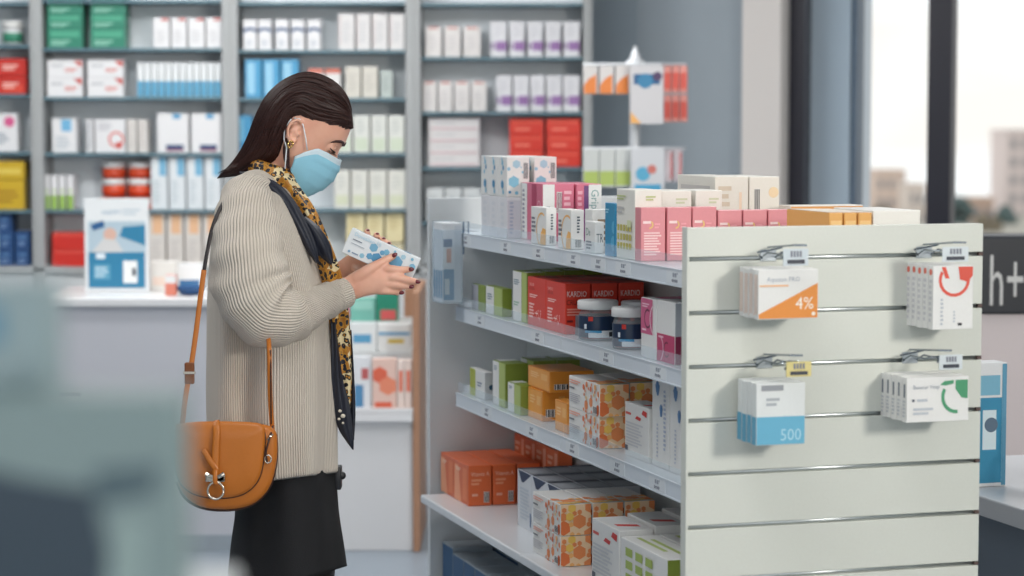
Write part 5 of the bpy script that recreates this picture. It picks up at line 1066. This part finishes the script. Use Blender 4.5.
for i in range(N):   # collar round the neck
    a = 2 * pi * i / N; c = W(273 + 25 * cos(a), 177 + 8 * cos(a) + 2 * sin(3 * a), .078 * sin(a)); rad = .024 + .004 * sin(3 * a)
    nrm = Vector((cos(a), sin(a), 0)); ring = []
    for j in range(16):
        b = 2 * pi * j / 16; ring.append(bm.verts.new(c + nrm * cos(b) * rad * .6 + Vector((0, 0, 1)) * sin(b) * rad * 1.15 - wo))
    R.append(ring)
for i in range(N):
    for j in range(16): bm.faces.new((R[i][j], R[i][(j + 1) % 16], R[(i + 1) % N][(j + 1) % 16], R[(i + 1) % N][j])).smooth = True
def ribbon(pts, th, mi, fold=.3):
    P = smoothpath(pts, 6); C_ = [W(p[0], p[1], p[2]) for p in P]; rings = []
    for i, c in enumerate(C_):
        t = (C_[min(i + 1, len(C_) - 1)] - C_[max(i - 1, 0)]).normalized(); s_ = t.cross(Vector((0, 1, 0))).normalized(); s_ = (s_ + Vector((0, p_twist * .25, 0))).normalized(); nn = t.cross(s_)
        w = P[i][3] / 460; ring = []
        for j in range(28):
            a = 2 * pi * j / 28; q = cos(a); ring.append(c + s_ * q * w + nn * (sin(a) * th + th * fold * sin(q * 5 + i * .12)))
        rings.append(ring)
    loft(bm, rings, mi=mi)
p_twist = 1
ribbon([(281, 180, -.090, 12), (293, 194, -.105, 10), (307, 213, -.112, 9), (320, 242, -.112, 9), (330, 272, -.10, 10), (337, 305, -.08, 10.5), (340, 345, -.07, 11), (343, 385, -.065, 9.5), (345, 412, -.06, 6)], .011, 0, .5)
scf = fin(bm, 'scarf', [LEO, NAVY], WO, True)
bm = bmesh.new()
bm = bmesh.new(); ribbon([(243, 175, -.07, 4), (256, 181, -.11, 6.5), (272, 189, -.135, 8), (286, 203, -.145, 8), (298, 222, -.148, 7.5), (309, 243, -.145, 6), (317, 262, -.138, 2)], .010, 0, .3); fin(bm, 'navy_border', NAVY, scf, True)
bm = bmesh.new(); ribbon([(302, 219, -.135, 5), (313, 232, -.135, 8), (323, 248, -.13, 8), (330, 262, -.115, 3)], .012, 0, .3); fin(bm, 'navy_border', NAVY, scf, True)
bm = bmesh.new(); ribbon([(333, 322, -.085, 3), (335, 350, -.085, 4), (337, 380, -.08, 6), (341, 405, -.075, 8.5), (345, 425, -.07, 7.5), (350, 441, -.065, 3.5), (352, 448, -.06, .8)], .010, 0, .3); fin(bm, 'navy_border', NAVY, scf, True)
bm = bmesh.new(); ribbon([(350, 330, -.06, 1.6), (352, 370, -.06, 2), (352.5, 410, -.055, 3), (352, 440, -.06, 2)], .008, 0, .3); fin(bm, 'navy_border', NAVY, scf, True)

bm = bmesh.new()
for (x, y, r) in ((340, 411, .0035), (343, 416, .0045), (339, 419, .003), (343, 423, .0025)):
    g = bmesh.ops.create_uvsphere(bm, u_segments=10, v_segments=6, radius=1); c = W(x, y, -.091)
    for v in g['verts']: v.co = c - wo + Vector((v.co.x * r * 1.2, v.co.y * .004, v.co.z * r))
fin(bm, 'scarf_spots', M((214, 206, 190), .5, name='cream_silk'), scf, True)
# ------------------------------------------------------------------ the held box
BXD = -.062
c0, c1, c2, c3 = W(353.4, 227.8, BXD), W(421.7, 259, BXD), W(414, 278, BXD), W(341.8, 251.6, BXD)
ex = (c1 - c0); bw = ex.length; ex.normalize(); ez = (c0 - c3); ez = (ez - ex * ez.dot(ex)); bh_ = ez.length * 1.0; ez.normalize(); ey = ez.cross(ex)
pB_ = [('end', 'H', BL2, .46, .34, .21), ('end', 'H', (96, 160, 200), .365, .3, .13), ('end', 'H', (120, 176, 206), .37, .66, .17), ('end', 'H', (140, 190, 214), .27, .2, .1), ('end', 'H', (120, 180, 210), .55, .7, .12), ('end', 'H', BL, .58, .4, .15), ('end', 'H', (110, 170, 206), .72, .5, .26), ('end', 'H', (150, 196, 220), .84, .25, .19), ('end', 'H', (134, 184, 212), .6, .12, .13), ('end', 'H', (104, 164, 202), .5, .62, .1), ('end', 'H', (170, 208, 226), .78, .8, .1), ('end', 'H', (130, 186, 214), .94, .6, .13), ('end', 'H', BL, .5, .12, .08), ('end', 'H', BL, .65, .86, .05), ('end', 'H', BL, .9, .86, .06),
       ('end', 'T', (176, 210, 228), 'Dovesiten 10', .07, .78, .14, 0, .42), ('end', 'L', (110, 120, 136), .07, .61, .26, .67, 1), ('end', 'L', (170, 178, 190), .07, .46, .34, .51, 1), ('end', 'D', (130, 170, 200), .09, .16, .05), ('end', 'L', (130, 150, 176), .13, .12, .26, .2, 1), ('top', 'H', BL, .6, .5, .3), ('top', 'H', BL2, .8, .4, .3)]
me = carton_mesh(bw, .034, bh_, (226, 232, 236), pB_)
hb = bpy.data.objects.new('medicine_carton', me); COL.objects.link(hb); tag(hb, 'white carton with blue hexagons held in both hands by the woman', 'medicine carton')
mid = (c3 + ex * bw / 2) + ey * 0.0
hb.matrix_world = Matrix((( ex.x, ey.x, ez.x, mid.x), (ex.y, ey.y, ez.y, mid.y), (ex.z, ey.z, ez.z, mid.z), (0, 0, 0, 1)))
# ------------------------------------------------------------------ shoulder bag
BGY = -.262
BA = empty('shoulder_bag', W(226, 509, BGY), 0, 'tan leather saddle bag with ring clasp hanging from the shoulder of the woman', 'bag')
ba = Vector(BA.location)
LTH = M((188, 108, 28), .45, name='tan_leather', coat=.1, bump=.12, bscale=160); EDG = M((62, 34, 22), .5, name='dark_edge'); SIL = M((222, 214, 200), .18, .95, name='pale_metal')
def slab(pts, y0, y1, bev, name, mat, parent, bulge=0):
    P = smoothpath([p + (0,) for p in pts] + [pts[0] + (0,)], 4)[:-1]
    cx = sum(p[0] for p in P) / len(P); cy = sum(p[1] for p in P) / len(P); bm = bmesh.new(); rings = []
    prof = [(y0 + bulge * 0, .0), (y0 - bulge, .55), (y0 - bulge * .6, .9), (y0 + bev * .3, .985), (y0 + bev, 1), (y1 - bev, 1), (y1 - bev * .3, .985), (y1, .9)]
    for y, k in prof[1:]:
        rings.append([bm.verts.new(W(cx + (p[0] - cx) * k, cy + (p[1] - cy) * k, y) - ba) for p in P])
    for i in range(len(rings) - 1):
        for j in range(len(P)):
            f = bm.faces.new((rings[i][j], rings[i][(j + 1) % len(P)], rings[i + 1][(j + 1) % len(P)], rings[i + 1][j])); f.smooth = True
    for r in (rings[0][::-1], rings[-1]): bm.faces.new(r).smooth = True
    return fin(bm, name, mat, parent)
BODY = [(178, 426), (200, 423), (235, 423), (262, 424), (275, 430), (277.5, 445), (276, 465), (271, 484), (262, 497), (248, 506), (226, 509.5), (202, 507), (186, 497), (178, 482), (175.5, 462), (175.5, 440)]
slab(BODY, -.285, -.225, .012, 'bag_body', LTH, BA, .004)
bm = bmesh.new()
FL = [(176, 424), (200, 421.5), (235, 421.5), (261.5, 424), (265, 436), (264, 456), (260, 476), (251, 489), (236, 496.5), (212, 498), (192, 493), (180, 482), (175, 464), (174, 442)]
fl = slab(FL, -.296, -.282, .004, 'flap', LTH, BA, .006)
def rope(pts, r, name, mat, parent, seg=8, flat=None, closed=False):
    bm = bmesh.new(); P = smoothpath([p for p in pts], 6); tube(bm, [W(*p) - ba for p in P], r, seg, flat=flat); return fin(bm, name, mat, parent, True)
rope([(p[0], p[1], -.291) for p in FL[3:]] , .0018, 'piping', EDG, fl)
rope([(276, 434, -.262), (277, 450, -.262), (275, 470, -.262), (270, 486, -.262), (260, 499, -.262), (246, 507, -.262), (226, 510.4, -.262), (202, 508, -.262), (185, 498, -.262), (177, 482, -.262)], .0028, 'piping', EDG, BA)
rope([(216, 421, -.29), (216.5, 430, -.307), (215.5, 450, -.311), (215, 468, -.313), (215.5, 476, -.312)], .0075, 'strap_loop', LTH, fl, 12, ((0, 1, 0), .35))
rope([(203, 450, -.309), (207, 456, -.313), (212, 464, -.316), (217, 471, -.315)], .006, 'strap_end', LTH, fl, 12, ((0, 1, 0), .35))
bm = bmesh.new(); c = W(215.5, 478.5, -.314) - ba
for s in (-1, 1):
    vs = bx(bm, c.x - .002, c.y - .005, c.z - .007, c.x + .02, c.y + .004, c.z + .007, .003)
    if s < 0:
        pass
bx(bm, c.x - .021, c.y - .005, c.z - .007, c.x + .002, c.y + .004, c.z + .007, .003)
for s in (-1, 1): tube(bm, [c + Vector((s * .006, -.006, .004)), c + Vector((s * .014, -.007, .008)), c + Vector((s * .019, -.006, .011))], [.004, .0045, .005], 10)
fin(bm, 'clasp', SIL, fl, False)
bm = bmesh.new(); tube(bm, [W(215.7 + 8.0 * cos(2 * pi * k / 20), 490.5 + 8.5 * sin(2 * pi * k / 20), -.318) - ba for k in range(21)], .0026, 10); fin(bm, 'ring', SIL, fl, True)
rope([(215.5, 470, -.318), (215, 478, -.322), (215.5, 484, -.321)], .005, 'clasp_loop', LTH, fl, 10, ((0, 1, 0), .5))
for pts, rr_ in (([(182.5, 424, -.262), (184.5, 405, -.262), (187.5, 385, -.26), (190.5, 370, -.258), (195, 340, -.25), (199.5, 305, -.24), (204, 270, -.235), (209, 245, -.225), (216, 218, -.208), (226, 199, -.178), (238, 188, -.135), (250, 181, -.09)], .0075), ([(272, 428, -.255), (270.5, 405, -.265), (270, 375, -.278), (269.5, 350, -.284), (266, 330, -.275), (258, 300, -.26), (246, 250, -.275), (240, 215, -.24), (244, 192, -.15), (250, 184, -.09)], .006)):
    pass
rope([(182.5, 424, -.262), (184.5, 405, -.262), (187.5, 385, -.26), (190.5, 370, -.258), (195, 340, -.25), (199.5, 305, -.24), (204, 270, -.23)], .0056, 'strap', LTH, BA, 10, ((0, 1, 0), .35))
rope([(204, 271, -.23), (207.5, 250, -.222), (213, 226, -.21), (222, 205, -.19), (233, 191, -.155), (245, 182.5, -.11), (256, 178, -.07)], .0042, 'strap', M((40, 34, 36), .5, name='dark_strap'), BA, 10, ((0, 1, 0), .45))
rope([(272.5, 430, -.262), (270.5, 405, -.27), (269.6, 375, -.282), (269.3, 350, -.28), (268, 335, -.24)], .005, 'strap', LTH, BA, 10, ((0, 1, 0), .4))
rope([(271.2, 424, -.266), (271, 400, -.275), (270.8, 375, -.285), (270.4, 350, -.283)], .0016, 'strap_edge', EDG, BA)
bm = bmesh.new(); c = W(190, 372, -.258) - ba; bx(bm, c.x - .011, c.y - .006, c.z - .025, c.x + .009, c.y + .006, c.z + .02, .003); fin(bm, 'keeper', M((120, 66, 26), .45), BA); 
bm = bmesh.new(); bx(bm, c.x - .013, c.y - .008, c.z - .004, c.x + .012, c.y - .004, c.z + .002, .001); fin(bm, 'buckle', SIL, BA)
rope([(273, 426, -.27), (269, 440, -.297), (266, 452, -.298), (267, 462, -.298)], .0022, 'tie_cord', EDG, BA)
bm = bmesh.new(); tube(bm, [W(268 + 3.2 * cos(2 * pi * k / 16), 459 + 4 * sin(2 * pi * k / 16), -.298) - ba for k in range(17)], .0016, 8)
tube(bm, [W(273, 434, -.29) - ba, W(267, 440, -.296) - ba], .002); fin(bm, 'side_ring', SIL, BA, True)
# ------------------------------------------------------------------ low desk to the right, beyond the gondola
ZD = .72; p = ray(984, 497); k = (ZD - CH) / p.z; p = CAM + p * k; rel = p - GP
ud, vd = rel.x * d2.x + rel.y * d2.y, rel.x * d1.x + rel.y * d1.y
DE = empty('low_desk', G(ud, vd + .4, 0), GROT, 'white-topped low desk with blue-grey front right of the slatted panel', 'desk')
bm = bmesh.new(); bx(bm, -.4, -1.1, ZD - .045, .5, .55, ZD, .004); fin(bm, 'desk_top', M((216, 218, 222), .3), DE)
bm = bmesh.new(); bx(bm, -.37, -1.05, 0, .46, .5, ZD - .045, .003); fin(bm, 'desk_body', M((118, 130, 144), .5, name='desk_body_paint'), DE)
# display wall with dark sign
YC2 = 6.9
a, b = at(962, 300, YC2), at(1120, 300, YC2); zs1 = at(1000, 314, YC2).z; zs0 = at(1000, 236, YC2).z
SG = empty('sign_cabinet', ((a.x + b.x) / 2, YC2, 0), 0, 'white cabinet with dark sign reading h+ at the right edge', 'sign cabinet')
hw = (b.x - a.x) / 2
bm = bmesh.new(); bx(bm, -hw, 0, 0, hw, .3, zs1, .004); fin(bm, 'cabinet_body', M((226, 214, 214), .5, name='warm_white'), SG)
bm = bmesh.new(); bx(bm, -hw, -.01, zs1, hw, .2, zs0, .006); mats = [M((34, 38, 46), .4, name='sign_dark')]
q = at(989, 305, YC2); X0 = q.x - SG.location.x + hw
decals(bm, 'end', 2 * hw, zs0 - zs1, lambda x, z, o: (-hw + x, -.01 - o, zs1 + z), [('end', 'T', (214, 214, 212), 'h+', X0 / (2 * hw), (q.z - zs1) / (zs0 - zs1), .66, 0, .21)], mats)
fin(bm, 'sign', mats, SG)
def onD(x0, x1, yt, u, dep, base, prints, label, name='carton', cat='carton'):
    v0 = sv(x0, u, ZD + .1); v1 = sv(x1, u, ZD + .1); return gput(label, u, v0, ZD + .001, v1 - v0, dep, sz(yt, u, v0) - ZD, base, prints, name=name, cat=cat)
onD(972, 1006, 364, ud + .12, .06, (222, 224, 226), [('end', 'R', (52, 136, 172), 0, .03, .86, .72), ('end', 'R', (210, 226, 232), .3, .3, .7, .62), ('end', 'D', (90, 110, 130), .55, .5, .06), ('end', 'R', (120, 176, 200), .1, .74, .8, .9), ('end', 'R', (90, 150, 180), .86, 0, 1, 1)], 'tall blue and white box standing on the low desk beside the panel', 'display_box', 'box')
BK = empty('wire_basket', G(ud - .12, vd + .22, ZD), GROT, 'dark wire basket on the low desk at the right edge', 'basket')
bm = bmesh.new(); Wr = M((52, 50, 54), .4, .6, name='dark_wire')
for z in (.012, .05, .1): tube(bm, [(-.11, -.12, z), (.15, -.12, z), (.15, .12, z), (-.11, .12, z), (-.11, -.12, z)], .0022, 6)
for k in range(10): x = -.11 + .026 * k * 1.1; tube(bm, [(x, -.12, .1), (x, -.12, .003), (x, .12, .003), (x, .12, .1)], .0014, 6)
for k in range(9): y = -.12 + .03 * k; tube(bm, [(-.11, y, .1), (-.11, y, .003), (.15, y, .003), (.15, y, .1)], .0014, 6)
tube(bm, [(-.09, .1, .0), (-.09, .1, .19), (-.05, .1, .2), (.1, .1, .2), (.1, .1, .1)], .0028, 8)
fin(bm, 'wire_frame', Wr, BK)
gput('small white carton lying in the dark wire basket', ud - .18, vd + .16, ZD + .006, .1, .06, .05, (214, 216, 220), [('end', 'L', (120, 130, 150), .1, .2, .8, .7, 3)])
# ------------------------------------------------------------------ very near cartons at the lower left, far out of focus
YF = 1.14
zf = at(90, 640, YF).z
PD = empty('display_pedestal', (at(40, 600, YF + .06).x, YF + .06, 0), 0, 'white pedestal carrying the blurred cartons at the lower left corner', 'pedestal')
bm = bmesh.new(); bx(bm, -.16, -.09, 0, .085, .12, zf - .012, .003); fin(bm, 'column', M((206, 212, 214), .5), PD)
bm = bmesh.new(); bx(bm, -.17, -.1, zf - .012, .09, .13, zf, .003); fin(bm, 'top_plate', M((216, 220, 222), .4), PD)
def fore(x0, x1, yt, Y, dep, base, prints, label):
    a, b = at(x0, 500, Y), at(x1, 500, Y); h = at(x0, yt, Y).z - zf
    put_mesh('medicine_carton', carton_mesh(b.x - a.x, dep, h, base, prints), ((a.x + b.x) / 2, Y + dep / 2, zf + .0005), 0, label, 'medicine carton')
fore(-30, 177, 398, YF, .05, (118, 140, 142), [('end', 'P', (34, 56, 72), [(.0, .02), (.72, .02), (.68, .3), (.60, .62), (.3, .66), (0, .72)]), ('end', 'P', (66, 90, 100), [(.6, .55), (.9, .6), (.92, .72), (.6, .7)]), ('end', 'P', (136, 158, 158), [(.62, .02), (.82, .02), (.86, .5), (.7, .5)])], 'large blurred pale teal carton with navy shape, nearest the camera at lower left')
fore(-60, 48, 284, YF + .058, .05, (134, 156, 162), [('end', 'P', (80, 132, 158), [(0, .82), (.62, .82), (.6, .93), (0, .97)])], 'blurred taller pale carton behind the navy-marked one at the left edge')
